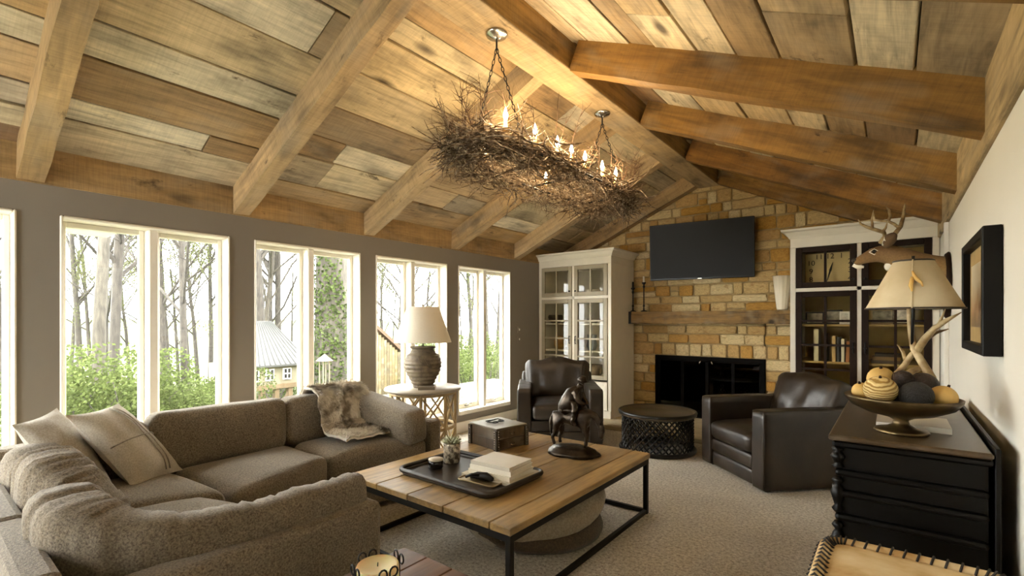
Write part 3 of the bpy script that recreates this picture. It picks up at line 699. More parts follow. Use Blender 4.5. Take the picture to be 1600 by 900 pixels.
rn = [((-.01, 0, .275), .030), ((.0, 0, .32), .032), ((.02, 0, .36), .034), ((.042, 0, .385), .014), ((.055, 0, .405), .021),
      ((.03, .045, .30), .02), ((.03, .055, .25), .014), ((.02, .056, .19), .011), ((.04, .055, .175), .010),
      ((.03, -.045, .30), .02), ((.03, -.055, .25), .014), ((.02, -.056, .19), .011), ((.04, -.055, .175), .010),
      ((.03, .042, .355), .016), ((.05, .05, .31), .012), ((.085, .02, .29), .009), ((.03, -.042, .355), .016), ((.05, -.05, .31), .012), ((.085, -.02, .29), .009)]
re_ = [(0, 1), (1, 2), (2, 3), (3, 4), (0, 5), (5, 6), (6, 7), (7, 8), (0, 9), (9, 10), (10, 11), (11, 12), (2, 13), (13, 14), (14, 15), (2, 16), (16, 17), (17, 18)]
rd_ = skin('rider', rn, re_, M_bronze, st, fat=1.2)
b = B(); b.lathe([(.026, .0), (.03, .008), (.02, .02), (.016, .03), (0, .032)], 12, T(.056, 0, .418, 0, .25, 0)); b.obj('fur_hat', M_bronze, rd_)
B().tube([(.035, 0, .385), (.012, 0, .35), (-.015, 0, .30), (-.05, 0, .25), (-.085, 0, .235)], [.02, .05, .056, .05, .012], 10).obj('cloak', M_bronze, rd_)
for o_ in (hs, rd_):
    for q in o_.data.vertices: q.co += noise.noise_vector(q.co*60)*.004
st.scale = (1.22, 1.22, 1.22)
# ---------------- bamboo lamp table ----------------
M_bamboo = plain('pale_bamboo', '#b29a6d', .55, var=.15, nscale=12)
M_ttop = plain('table_top_stone', '#9c9382', .4, var=.1, nscale=5)
LT = Vector((-3.5, 3.08, 0)); LZ = .72
lt = thing('lamp_table', 'round bamboo lattice side table beside the sofa end', 'table', tuple(LT))
B().lathe([(.0, LZ-.03), (.33, LZ-.03), (.355, LZ-.022), (.36, LZ-.012), (.355, LZ), (0, LZ)], 40).obj('table_top', M_ttop, lt)
Rr = .30
def ring(z, r=.014): return B().tube([(Rr*cos(a*pi/20), Rr*sin(a*pi/20), z) for a in range(40)], r, 8, closed=True)
for z in (.03, .36, LZ-.045): ring(z).obj('ring', M_bamboo, lt)
for k in range(8):
    a = 2*pi*k/8; B().tube([(Rr*cos(a), Rr*sin(a), 0), (Rr*cos(a), Rr*sin(a), LZ-.03)], .015, 8).obj('post', M_bamboo, lt)
    a2 = a+2*pi/8
    for z0, z1 in ((.04, .35), (.37, LZ-.05)):
        for s0, s1 in ((z0, z1), (z1, z0)): B().tube([(Rr*cos(a), Rr*sin(a), s0), (Rr*cos(a2), Rr*sin(a2), s1)], .009, 6).obj('cross_strut', M_bamboo, lt)
lm = thing('table_lamp', 'table lamp with brown ribbed ceramic urn base and off-white shade by the windows', 'lamp', (LT.x+.0, LT.y-.0, LZ), .3)
s_ = NT('urn_glaze'); v = s_.coord(rnd=False); M_urn = s_.out(s_.ramp(s_.noise(v, 22, 3), [(.3, '#54483a'), (.7, '#7d6f58')]), .6)
prof = [(.085, 0), (.09, .012), (.12, .07), (.155, .14), (.172, .20), (.172, .25), (.15, .30), (.115, .335), (.10, .35), (.108, .365), (.12, .375), (.118, .385), (.06, .388)]
pr = []
for i in range(len(prof)-1):
    for k in range(8): f = k/8; pr.append((prof[i][0]*(1-f)+prof[i+1][0]*f, prof[i][1]*(1-f)+prof[i+1][1]*f))
B().lathe([(r+.0045*sin(z*170), z) for r, z in pr], 40).obj('urn', M_urn, lm)
for k in range(6):   # fern relief on the urn's right shoulder
    a = -.5-.12*k; B().tube([(.176*cos(a), .176*sin(a), .18+.012*k), (.18*cos(a-.12), .18*sin(a-.12), .22+.012*k), (.172*cos(a-.2), .172*sin(a-.2), .26+.01*k)], [.003, .007, .002], 6).obj('relief_leaf', M_urn, lm)
B().tube([(0, 0, .38), (0, 0, .78)], .008, 8).obj('stem', M_chrome, lm)
M_shade = NT('linen_shade'); v = M_shade.coord(rnd=False); M_shade.b.inputs['Transmission Weight'].default_value = 0; M_shade = M_shade.out(M_shade.ramp(M_shade.noise(v, 300, 2), [(.3, '#cfc8b8'), (.7, '#ded8ca')]), .9)
def shade(r0, r1, h, mat, n=40): return B().lathe([(r0, 0), (r1, h), (r1-.003, h), (r0-.004, 0)], n, cap=False).obj
sh = B().lathe([(.268, 0), (.15, .33), (.146, .33), (.264, 0), (.268, 0)], 48, cap=False).obj('lamp_shade', M_shade, lm, (0, 0, .425))
B().tube([(.148*cos(a*pi/12), .148*sin(a*pi/12), .33) for a in range(24)], .004, 6, closed=True).obj('shade_rim', M_shade, sh)
B().tube([(-.15, 0, .322), (.15, 0, .322)], .003, 6).tube([(0, -.15, .322), (0, .15, .322)], .003, 6).obj('shade_spider', M_chrome, sh)
B().lathe([(.008, .32), (.012, .34), (.01, .355), (0, .362)], 10).obj('finial', M_chrome, sh)
p = P(668, 607, z=LZ)
book('book', 'small brown book lying at the foot of the urn lamp', 'book', (p.x, p.y, LZ), .75, .15, .22, .028, '6b5e4c')
# ---------------- leather armchairs ----------------
M_leather = leather('brown_leather', '#1a130d', '#33281d')
M_lthr_d = leather('dark_leather', '#120d09', '#241a13')
def armchair(label, loc, rz, W=.93, D=.92, hA=.61, mat=M_leather, seed=0, lean=.12):
    ch = thing('leather_armchair', label, 'armchair', loc, rz); aw = .155
    def a(n, b): return b.obj(n, mat, ch)
    a('frame', B().cushion((W-.02, D-.05, .24), .02, 0, 10, T(0, .01, .02), None, .003, 6, seed))
    for sx in (-1, 1):
        a('arm', B().cushion((aw, D, hA-.02), .02, .004, 14, T(sx*(W/2-aw/2), 0, .02), None, .004, 5, seed+sx))
        for sy in (-1, 1): B().box((sx*(W/2-.08), sy*(D/2-.08), .02), (.05, .05, .04), bev=.003).obj('foot', M_sofa_dark, ch)
        B().tube([(sx*(W/2)-.004*sx, -D/2+.012, .06), (sx*(W/2)-.006*sx, -D/2+.008, hA-.02), (sx*(W/2)-.01*sx, D/2-.03, hA-.012)], .0035, 5).obj('piping', mat, ch)
    a('back', B().cushion((W-.06, .16, .66), .04, .01, 12, T(0, D/2-.09, .06, -.08), None, .008, 5, seed+3))
    sw = W-2*aw-.01
    a('front_rail', B().cushion((sw, .05, .11), .018, .004, 10, T(0, -D/2+.03, .155), None, .002, 6, seed)); a('front_rail', B().cushion((sw, .045, .12), .018, .004, 10, T(0, -D/2+.035, .025), None, .002, 6, seed+1))
    a('seat_cushion', B().cushion((sw, D-.22, .17), .055, .035, 16, T(0, -.125, .265), None, .008, 7, seed+4, side=.008))
    def wrap(p):
        z = p.z/.48; f = (noise.noise(Vector((p.x*9+seed, z*1.5, 1)))*.03+noise.noise(Vector((p.x*22+seed+z*6, z*3, 4)))*.014)*(1.1-abs(z-.5))
        crease = -.03*math.exp(-(p.x/.03)**2)*max(0, z-.35)
        return Vector((p.x*(1+.16*max(0, z-.35)), p.y-(f+crease)*(1 if p.y < 0 else 0), p.z+(.02*math.cos(p.x*14)-.015*math.exp(-(p.x/.05)**2))*z))
    a('back_cushion', B().cushion((sw+.10, .22, .47), .085, .02, 22, T(0, D/2-.27, .41, -lean-.06), None, .012, 8, seed+5, side=.02, warp=wrap))
    return ch
armchair('dark brown leather armchair between the windows and left bookcase', (-3.09, 4.79, 0), .62, seed=1)
armchair('black-brown leather armchair on the right behind the credenza', (-.80, 4.80, 0), -.75, .90, .94, .64, seed=5, lean=.3)
# ---------------- drum table ----------------
dr = thing('drum_table', 'black round drum table with carved lattice sides before the fireplace', 'table', (-1.95, 4.93, 0))
M_drum = plain('ebonised_wood', '#0b0907', .4, var=.3, nscale=10)
dh, drr = .42, .38
B().lathe([(.0, dh-.03), (drr-.03, dh-.03), (drr-.02, dh-.018), (drr, dh-.005), (drr+.012, dh-.02), (drr+.012, dh-.045), (drr-.02, dh-.06), (drr-.06, dh-.05)], 48, cap=False).obj('tray_top', plain('worn_ebony', '#4a3f2e', .35, var=.35, nscale=5), dr)
B().tube([((drr+.002)*cos(a*pi/24), (drr+.002)*sin(a*pi/24), dh-.02) for a in range(48)], .016, 8, closed=True).obj('top_rim', M_drum, dr)
B().tube([((drr-.01)*cos(a*pi/24), (drr-.01)*sin(a*pi/24), .022) for a in range(48)], .022, 8, closed=True).obj('foot_ring', M_drum, dr)
nl = 36
for sgn_ in (-1, 1):
    for k in range(nl):
        pts = []
        for i in range(9):
            t = i/8; a = 2*pi*k/nl+sgn_*t*2*pi/nl*5; r = drr-.035+.008*sin(pi*t); pts.append((r*cos(a), r*sin(a), .035+t*(dh-.09)))
        B().tube(pts, .0085, 4, smooth=False).obj('lattice_strip', M_drum, dr)
b = B()
for i in range(1, 10):
    for k in range(nl):
        a = 2*pi*(k+.5*(i % 2))/nl; r = drr-.024; b.sphere((r*cos(a), r*sin(a), .035+(dh-.09)*i/10), .011, 6, 4)
b.obj('lattice_knobs', M_drum, dr)['kind'] = 'stuff'
# ---------------- bookcases ----------------
M_cab = plain('cabinet_cream', '#d8d0be', .45, var=.03)
M_cabin = plain('cabinet_inside', '#a99c80', .7, var=.05)
M_cabfr = plain('cabinet_taupe', '#9b9078', .5, var=.05)
M_brown = wood('dark_walnut', ['#1f1107', '#28170a'], rough=.6, knots=0, contrast=.3, blotch=False); M_brown.node_tree.nodes['Principled BSDF'].inputs['Specular IOR Level'].default_value = .15
M_brin = plain('dark_inside', '#a98c52', .7, var=.1)
def bookcase(label, x0, x1, y0, dfm, inm, cor_l=True, cor_r=True, side_ext=False):
    W = x1-x0; H = 2.30; D = YF-.06-y0
    bc = thing('bookcase', label, 'bookcase', ((x0+x1)/2, y0, .05)); h = W/2; t = .05
    def a(n, b, m=M_cab, par=bc): return b.obj(n, m, par)
    ze = H-.05
    a('side_panel', B().span((-h, 0, 0), (-h+t, D, ze-.191), bev=.002)); a('side_panel', B().span((h-t, 0, 0), (h, D, ze-.191), bev=.002))
    a('back_panel', B().span((-h+t, D-.02, 0), (h-t, D, ze-.14)), inm)
    a('plinth', B().span((-h, -.01, 0), (h, .03, .1), bev=.003))
    a('frieze', B().span((-h, 0, ze-.19), (h, D, ze-.004), bev=.003))
    a('face_rail', B().span((-h+t, 0, 1.60), (h-t, .03, 1.635)))
    a('face_stile', B().span((-.017, 0, .1), (.017, .03, ze-.19)))
    a('inner_shelf', B().span((-h+t, .03, 1.60), (h-t, D-.02, 1.63)), inm)
    # stepped crown
    l0 = -h-(.08 if cor_l else 0); l1 = h+(.08 if cor_r else 0)
    prof = [(0, ze-.09), (-.012, ze-.09), (-.02, ze-.07), (-.05, ze-.03), (-.075, ze-.02), (-.08, ze), (0, ze)]
    vs = []; fs = []; n = len(prof)
    for q in (0, 1):
        for (py, pz) in prof: e = -py if (cor_l if q == 0 else cor_r) else 0; vs.append(((-h-e) if q == 0 else (h+e), py, pz))
    for k in range(n): fs.append((k, (k+1) % n, (k+1) % n+n, k+n))
    b = B(); b.add(vs, fs)
    for q, fl_ in ((-1, cor_l), (1, cor_r)):
        if fl_:
            vs = []
            for yy in (0, D):
                for (py, pz) in prof: vs.append((q*(h-py*1), (py if yy == 0 else D), pz))
            f2 = [(k, (k+1) % n, (k+1) % n+n, k+n) for k in range(n)]; b.add(vs, [f[::q] if q < 0 else f for f in f2])
    b.span((-h, 0, ze-.02), (h, D, ze)); a('crown', b)
    for z in (.5, .86, 1.24): a('shelf', B().span((-h+t, .05, z), (h-t, D-.02, z+.022), bev=.002), inm)
    for sd in (-1, 1):
        xa, xb = (-h+t, -.017) if sd < 0 else (.017, h-t)
        for (za, zb, rows) in ((1.635, ze-.19, 1), (.50, 1.60, 4), (.1, .48, 0)):
            xa_, xb_, za_, zb_ = xa+.003, xb-.003, za+.003, zb-.003; fw = .055
            b = B()
            b.span((xa_, -.012, za_), (xa_+fw, .018, zb_), bev=.003).span((xb_-fw, -.012, za_), (xb_, .018, zb_), bev=.003).span((xa_+fw, -.012, za_), (xb_-fw, .018, za_+fw), bev=.003).span((xa_+fw, -.012, zb_-fw), (xb_-fw, .018, zb_), bev=.003)
            dm = dfm if rows else M_cab
            d = a('door', b, dm)
            if rows:
                cxm = (xa_+xb_)/2; a('muntin', B().span((cxm-.011, -.01, za_+fw), (cxm+.011, .012, zb_-fw)), dfm, d)
                rz_ = [za_+fw+(zb_-za_-2*fw)*k/rows for k in range(rows+1)]
                for k in range(1, rows): a('muntin', B().span((xa_+fw, -.0095, rz_[k]-.011), (xb_-fw, .0115, rz_[k]+.011)), dfm, d)
                for k in range(rows):
                    for (pa_, pb_) in ((xa_+fw, cxm-.011), (cxm+.011, xb_-fw)): a('pane', B().span((pa_, .0, rz_[k]+.011), (pb_, .003, rz_[k+1]-.011)), M_cabglass, d)
            else: a('door_panel', B().span((xa_+fw, .0, za_+fw), (xb_-fw, .012, zb_-fw)), dm, d)
            hx_ = (xb_-.028) if sd < 0 else (xa_+.028); hz_ = (za_+.07) if rows == 1 else ((za_+zb_)/2-.02 if rows else zb_-.06)
            L_ = .0 if rows != 4 else .05
            a('handle', B().tube([(hx_, -.012, hz_-L_), (hx_, -.035, hz_-L_), (hx_, -.035, hz_+L_+.002), (hx_, -.012, hz_+L_+.002)], .006, 6).sphere((hx_, -.035, hz_), .011, 8, 6), M_black, d)
    return bc
CLX0, CLX1, CY = -4.09, -2.93, 5.83
CRX0, CRX1 = -.86, .324
bookcase('cream bookcase with taupe glazed doors at the left of the fireplace', CLX0, CLX1, CY, M_cabfr, M_cab, cor_l=False)
bookcase('cream bookcase with dark walnut glazed doors at the right of the fireplace', CRX0, CRX1, CY, M_brown, M_brin, cor_r=False)
# things behind the right bookcase's glass
SZ = .05
def upright_book(x, y, z, w_, h, d, cover, label, lean=0, group='books standing behind the right bookcase glass'):
    bk = thing('book', label, 'book', (x, y, z), 0, group); bk.rotation_euler = (0, lean, 0)
    nm = 'book_cover_'+cover; mc = bpy.data.materials.get(nm) or plain(nm, '#'+cover, .5, var=.06)
    B().span((-w_/2+.003, -d/2+.004, .004), (w_/2-.003, d/2, h-.004)).obj('pages', M_page, bk)
    B().span((-w_/2, -d/2, 0), (-w_/2+.003, d/2, h)).span((w_/2-.003, -d/2, 0), (w_/2, d/2, h)).span((-w_/2, -d/2, 0), (w_/2, -d/2+.004, h)).obj('cover', mc, bk)
zb = .86+.022+SZ; yb = CY+.16
ent = [(1277, .045, .33, 'c9bb92', 'tall cream book standing alone on the left of the book shelf', 0), (1292, .03, .29, '33281c', 'narrow black book right of the tall cream book', 0),
       (1304, .035, .26, 'd2b06a', 'mustard yellow book in the middle of the shelf row', 0), (1311, .028, .25, '1f1a16', 'black book between the mustard and the white book', 0),
       (1318, .03, .23, 'd9ccab', 'white book second from the right end of the shelf row', 0), (1325, .032, .21, 'a8682c', 'rust orange book at the right end of the shelf row', .04)]
for u, w_, h, cv, lb, ln in ent:
    x = P(u, 540, y=yb).x; upright_book(x, yb, zb, w_, h, .2, cv, lb, ln)
def photo_frame(u, y, z, w_, h, label, frame, pic, cat='picture frame'):
    x = P(u, 500, y=y).x; f = thing('photo_frame', label, cat, (x, y, z)); f.rotation_euler = (-.12, 0, 0)
    b = B().span((-w_/2, -.01, 0), (w_/2, .01, .015)).span((-w_/2, -.01, h-.015), (w_/2, .01, h)).span((-w_/2, -.01, .015), (-w_/2+.015, .01, h-.015)).span((w_/2-.015, -.01, .015), (w_/2, .01, h-.015)); b.obj('frame', frame, f)
    B().span((-w_/2+.015, -.002, .015), (w_/2-.015, .004, h-.015)).obj('picture', pic, f)
    return f
M_pic = plain('old_photo', '#9a9078', .5, var=.6, nscale=16); M_picw = plain('pale_photo', '#d9d3c4', .5, var=.3, nscale=30)
z2 = 1.24+.022+SZ
photo_frame(1273, CY+.2, z2, .17, .13, 'dark framed photograph at the left end of the upper shelf', M_black, M_pic)
photo_frame(1302, CY+.28, z2, .16, .15, 'black frame standing behind the small white framed photograph', M_black, M_pic)
photo_frame(1320, CY+.16, z2, .09, .13, 'small white framed photograph on the upper shelf', M_white, M_picw)
photo_frame(1380, CY+.25, z2, .2, .15, 'tan framed picture behind the right glazed door', M_bamboo, M_pic)
photo_frame(1412, CY+.22, z2, .17, .17, 'silver framed picture at the right of the upper shelf', M_chrome, M_picw)
for k, (u, w_, h, cv, lb) in enumerate([(1385, .24, .03, '5a4630', 'lowest brown book lying flat on the dark shelf'), (1385, .22, .035, '8a6a3a', 'tan book lying in the middle of the flat pile'), (1387, .2, .03, '3a2c1e', 'dark brown book on top of the flat pile')]):
    x = P(u, 545, y=CY+.2).x; book('book', lb, 'book', (x, CY+.2, zb+sum([.03, .035, .03][:k])), 0, w_, .2, h, cv, 'books lying flat behind the right bookcase glass')
# big square clock face in the top left compartment
cx = P(1297, 412, y=CY+.2).x
ck = thing('square_clock', 'square parchment clock with numerals inside the top left of the right bookcase', 'clock', (cx, CY+.2, 1.63+SZ))
B().box((0, .02, .19), (.44, .03, .38), bev=.004).obj('face', plain('parchment', '#cdb47a', .6, var=.12, nscale=6), ck)
M_ink = plain('ink', '#1a130c', .6)
for k in range(1, 13):
    a = radians(90-30*k); m = max(abs(cos(a)), abs(sin(a)))
    text_mesh(str(k), .075, M_ink, 'numeral', ck, T(.17*cos(a)/m, .002, .19+.15*sin(a)/m, pi/2))
for a, L_, w_ in ((radians(75), .09, .012), (radians(255), .13, .008)): B().tube([(0, 0, .19), (L_*cos(a), 0, .19+L_*sin(a))], [w_, .002], 4).obj('hand', M_ink, ck)
# things in the left bookcase
def vase(name, label, cat, loc, prof, mat, n=20): v_ = thing(name, label, cat, loc); B().lathe(prof, n).obj('body', mat, v_); return v_
zl = [.5+.022+SZ, .86+.022+SZ, 1.24+.022+SZ, 1.63+SZ]
def xl(u): return P(u, 500, y=CY+.22).x
M_basket = plain('wicker', '#7a6646', .8, var=.3, nscale=40)
vase('basket', 'dark round basket on the upper shelf of the left bookcase', 'basket', (xl(868), CY+.22, zl[2]), [(.06, 0), (.1, .04), (.11, .09), (.1, .12), (.09, .12), (.09, .1)], plain('dark_basket', '#4a4030', .8, var=.3, nscale=30))
vase('stoneware_bowl', 'grey stoneware bowl on the upper right shelf of the left bookcase', 'bowl', (xl(928), CY+.22, zl[2]), [(.04, 0), (.05, .01), (.1, .06), (.095, .06), (.04, .02)], plain('stoneware', '#8d8676', .5))
vase('amber_jar', 'amber glazed jar on the middle shelf of the left bookcase', 'jar', (xl(875), CY+.22, zl[1]), [(.06, 0), (.09, .05), (.09, .12), (.05, .17), (.055, .19)], plain('amber_glaze', '#a8803c', .3))
vase('blue_grey_pitcher', 'blue grey pitcher on the middle right shelf of the left bookcase', 'pitcher', (xl(925), CY+.22, zl[1]), [(.05, 0), (.08, .06), (.06, .15), (.07, .22)], plain('blue_glaze', '#6d7478', .3))
vase('wicker_basket', 'tan wicker basket on the lowest glazed shelf of the left bookcase', 'basket', (xl(928), CY+.22, zl[0]), [(.09, 0), (.12, .05), (.12, .16), (.11, .16), (.11, .12)], M_basket)
vase('glass_bowl', 'pale round bowl in the top compartment of the left bookcase', 'bowl', (xl(925), CY+.22, zl[3]), [(.05, 0), (.1, .05), (.12, .1), (.115, .1), (.06, .04)], M_white)
# ---------------- television, mantel and what stands on it ----------------
tv = thing('television', 'large black flat television mounted on the stone chimney', 'television', (-1.965, 6.40, 2.255)); tv.rotation_euler = (.05, 0, .13)
B().box((0, 0, 0), (1.27, .04, .74), bev=.006).obj('casing', plain('tv_bezel', '#1a1a1c', .35, .2), tv)
B().box((0, -.0205, .004), (1.245, .003, .705)).obj('screen', plain("tv_screen", "#232426", .5, var=.02, Specular_IOR_Level=.2), tv)
B().box((0, .07, 0), (.3, .1, .3), bev=.01).obj('wall_bracket', M_black, tv)
B().box((0, -.02, -.362), (.05, .006, .01)).obj('logo_bar', M_chrome, tv)
M_mant = wood('mantel_wood', ['#8a6a3a'], grain=(1, 14, 14), rough=.8, saw=.0, knots=.9, contrast=.6, bump=.5)
mt = thing('mantel_beam', 'rough hewn timber mantel shelf across the stone chimney', 'mantel', (-1.9, 6.56, 1.31))
b = B(); N = 26; vs = []; fs = []; Lm = 2.06
for i in range(N+1):
    x = -Lm/2+Lm*i/N
    for (py, pz) in ((-.19, 0), (0, 0), (0, .16), (-.19, .16)): vs.append((x, py+(noise.noise(Vector((x*4, pz*9, 3)))*.025 if py < 0 else 0), pz+noise.noise(Vector((x*5, py*9, pz+8)))*.012))
for i in range(N):
    for k in range(4): a = i*4+k; c = i*4+(k+1) % 4; fs.append((a, a+4, c+4, c))
fs += [(0, 1, 2, 3), (N*4+3, N*4+2, N*4+1, N*4)]
b.add(vs, fs).obj('beam', M_mant, mt)
B().box((-Lm/2+.01, -.1, .08), (.05, .2, .17), bev=.003).obj('iron_end_cap', M_black, mt)
vs_ = thing('fluted_vase', 'tall cream fluted vase on the right end of the mantel', 'vase', (P(1222, 487, y=6.46).x, 6.46, 1.475))
B().lathe([(.05, 0), (.055, .01), (.095, .40), (.09, .40), (.05, .02)], 40, wob=lambda a, z: .05*sin(a*12)).obj('body', plain('cream_ceramic', '#e6ddc6', .5, var=.03), vs_)
for k, (u, h) in enumerate(((989, .33), (1006, .40))):
    c_ = thing('candlestick', ['black iron candlestick at the far left end of the mantel', 'taller iron candlestick second from the left on the mantel'][k], 'candlestick', (P(u, 480, y=6.46).x, 6.46, 1.475))
    B().lathe([(.045, 0), (.045, .008), (.012, .02), (.008, .06), (.016, .08), (.008, .1), (.008, h-.08), (.018, h-.05), (.008, h-.03), (.03, h), (.03, h+.008), (.0, h+.008)], 12).obj('stem', M_black, c_)
    B().lathe([(.014, h+.006), (.014, h+.09), (.0, h+.095)], 10).obj('candle', M_white if k else M_black, c_)
# ---------------- deer head ----------------
s_ = NT('deer_hide'); v = s_.coord((1, 1, 1), False)
sx = s_.n('SeparateXYZ'); s_.set(sx.inputs[0], v)
hz = s_.math('ADD', sx.outputs[2], s_.math('MULTIPLY', s_.noise(v, 14, 3), .05))
hz = s_.math('MULTIPLY_ADD', hz, 1.5); hz.node.inputs[2].default_value = .12
c = s_.ramp(hz, [(0.05, '#b8a27a'), (.3, '#8f7144'), (.55, '#785b38'), (.75, '#4d3a26'), (.95, '#33261a')])
c = s_.mixc(1, c, s_.ramp(s_.noise(s_.coord((1.5, 6, 6), False), 40, 3, .7), [(.3, .65), (.7, 1.25)]), 'MULTIPLY'); s_.bump(s_.noise(v, 220, 2), .4, .003)
M_hide = s_.out(c, .85)
M_whf = plain('white_fur', '#e9e2d3', .9, var=.05)
M_antler = NT('antler_bone'); v = M_antler.coord(rnd=False); M_antler = M_antler.out(M_antler.ramp(M_antler.noise(v, 12, 4), [(.35, '#6f5430'), (.5, '#a38a5e'), (.68, '#c9b68e')]), .55)
DY = 4.88
dp = P(1484, 440, x=XR-.002); dl = Vector((XR-.04, DY, P(1484, 440, y=DY).z))
de = thing('deer_head', 'mounted whitetail deer head with antlers on the right wall', 'deer head', tuple(dl))
def D(u, v, dy=0): return P(u, v, y=DY+dy)-dl
B().lathe([(.20, 0), (.205, .008), (.19, .03), (0, .03)], 28, Matrix.Translation((.038, 0, -.03)) @ Euler((0, -pi/2, 0)).to_matrix().to_4x4() @ Matrix.Diagonal((1.25, 1, 1, 1))).obj('shield', M_brown, de)
N_ = [((1478, 440), .20), ((1465, 436), .186), ((1446, 428), .158), ((1426, 417), .125), ((1407, 405), .095), ((1390, 397), .077), ((1374, 396), .070), ((1360, 400), .053), ((1349, 405), .041), ((1340, 409), .034), ((1334, 411), .02)]
hd = B().tube([D(*a) for a, r in N_], [r for a, r in N_], 18).obj('head', M_hide, de)
m_ = hd.modifiers.new('smooth', 'SUBSURF'); m_.levels = m_.render_levels = 1
B().sphere(D(1336, 407), .026, 10, 8, sc=(.9, 1.1, .8)).obj('nose', plain('nose_black', '#120e0b', .3), hd)
B().tube([D(1333, 414), D(1340, 417), D(1350, 417)], [.014, .018, .01], 8).obj('muzzle', M_whf, hd)
B().sphere(D(1394, 416, -.012), .058, 12, 8, sc=(.9, .8, .75)).obj('throat_patch', M_whf, hd)
for sy in (-1, 1):
    B().sphere(D(1366, 393, sy*.052), .017, 12, 8).obj('eye', plain('glass_eye_%d' % (sy+1), '#0d0906', .05), hd)
    B().tube([D(1358, 394, sy*.052), D(1366, 389, sy*.06), D(1374, 393, sy*.058), D(1366, 398, sy*.058), D(1358, 394, sy*.052)], .004, 6).obj('eye_ring', M_whf, hd)
    e0 = D(1384, 385, sy*.06); e1 = D(1392, 372, sy*.12); e2 = D(1398, 366, sy*.19)
    er = B().tube([e0, e0*.5+e1*.5, e1, e1*.4+e2*.6, e2], [.022, .038, .042, .028, .004], 10).obj('ear', M_hide, hd)
    B().tube([e0*.8+e1*.2+Vector((-.02, 0, .0)), e1+Vector((-.02, 0, -.004)), e1*.3+e2*.7+Vector((-.015, 0, 0))], [.014, .026, .008], 8).obj('ear_lining', M_whf, er)
def A(pts, r, name='antler'): return B().tube(pts, r, 8)
a1 = [D(1376, 380, -.04), D(1383, 369, -.07), D(1381, 363, -.11), D(1368, 359, -.15), D(1355, 355, -.17), D(1345, 350, -.17), D(1341, 343, -.16)]
o = A(a1, [.018, .016, .015, .014, .012, .009, .003]).obj('antler', M_antler, hd)
for t_ in ([D(1363, 358, -.16), D(1363, 349, -.17), D(1362, 343, -.17), D(1365, 328, -.17)], [D(1379, 362, -.12), D(1384, 356, -.12), D(1387, 345, -.12)]): A(t_, [.011, .009, .007, .002][:len(t_)] if len(t_) == 4 else [.012, .008, .002]).obj('tine', M_antler, o)
a2 = [D(1391, 376, .04), D(1400, 363, .08), D(1407, 354, .13), D(1411, 340, .17), D(1413, 325, .18), D(1414, 318, .17)]
o = A(a2, [.018, .017, .016, .013, .009, .003]).obj('antler', M_antler, hd)
for t_ in ([D(1406, 357, .11), D(1397, 350, .13), D(1388, 346, .14), D(1366, 344, .15), D(1344, 346, .14)], [D(1388, 346, .14), D(1391, 338, .15), D(1389, 328, .15), D(1384, 323, .15)], [D(1366, 344, .15), D(1365, 333, .15)]): A(t_, [.013, .012, .011, .009, .003][-len(t_):]).obj('tine', M_antler, o)
# ---------------- credenza ----------------
M_cred = plain('ebonised_cabinet', '#050403', .4, var=.25, nscale=6, Specular_IOR_Level=.2)
M_credtop = wood('credenza_top', ['#4a3a26'], grain=(14, 1, 14), rough=.28, knots=0, contrast=.4, bump=.08)
X0, X1, Y0, Y1, CZ = -.205, .265, 2.28, 3.72, .9
cr = thing('credenza', 'long black wooden credenza with moulded drawers against the right wall', 'credenza', ((X0+X1)/2, (Y0+Y1)/2, 0))
hx, hy = (X1-X0)/2, (Y1-Y0)/2
B().span((-hx, -hy, CZ-.022), (hx, hy, CZ), bev=.006).obj('top', M_credtop, cr)
B().span((-hx+.012, -hy+.012, CZ-.05), (hx-.0, hy-.012, CZ-.022), bev=.008).obj('top_moulding', M_cred, cr)
B().span((-hx+.045, -hy+.04, .06), (hx-.01, hy-.04, CZ-.05)).obj('carcass', M_cred, cr)
B().span((-hx+.015, -hy+.015, 0), (hx-.005, hy-.015, .1), bev=.01).obj('plinth', M_cred, cr)
for z in (.735, .655, .56, .36, .2): B().span((-hx+.02, -hy+.018, z), (hx-.008, hy-.018, z+.028), bev=.012).obj('side_moulding', M_cred, cr)
for k in range(3):
    za, zb_ = ((.765, .86), (.59, .72), (.13, .53))[k]
    for j in range(3):
        ya = -hy+.06+j*(2*hy-.12)/3; yb_ = ya+(2*hy-.12)/3-.012
        d = B().span((-hx+.028, ya, za), (-hx+.05, yb_, zb_), bev=.006).obj('drawer', M_cred, cr)
        for f in (.25, .75): B().sphere((-hx+.012, ya+(yb_-ya)*f, (za+zb_)/2), .014, 10, 8).tube([(-hx+.03, ya+(yb_-ya)*f, (za+zb_)/2), (-hx+.01, ya+(yb_-ya)*f, (za+zb_)/2)], .007, 8).obj('knob', M_cred, d)
for sy in (-1, 1):
    for (za, zb_) in ((.765, .85), (.59, .73), (.39, .555), (.12, .355)):
        H_ = zb_-za; B().lathe([(.012, 0), (.022, .1*H_), (.012, .2*H_), (.018, .35*H_), (.026, .55*H_), (.018, .72*H_), (.010, .8*H_), (.022, .9*H_), (.012, H_)], 12, T(-hx+.03, sy*(hy-.035), za)).obj('turned_post', M_cred, cr)
# dark strip standing in for the shadow in the gap by the wall
B().span((hx+.004, -hy+.02, .1), (hx+.02, hy, CZ+.015), bev=.003).obj('back_rail', M_cred, cr)
B().span((hx-.02, -hy+.1, .3), (hx+.02, hy-.1, .35)).obj('rail_cleat', M_brown, cr)
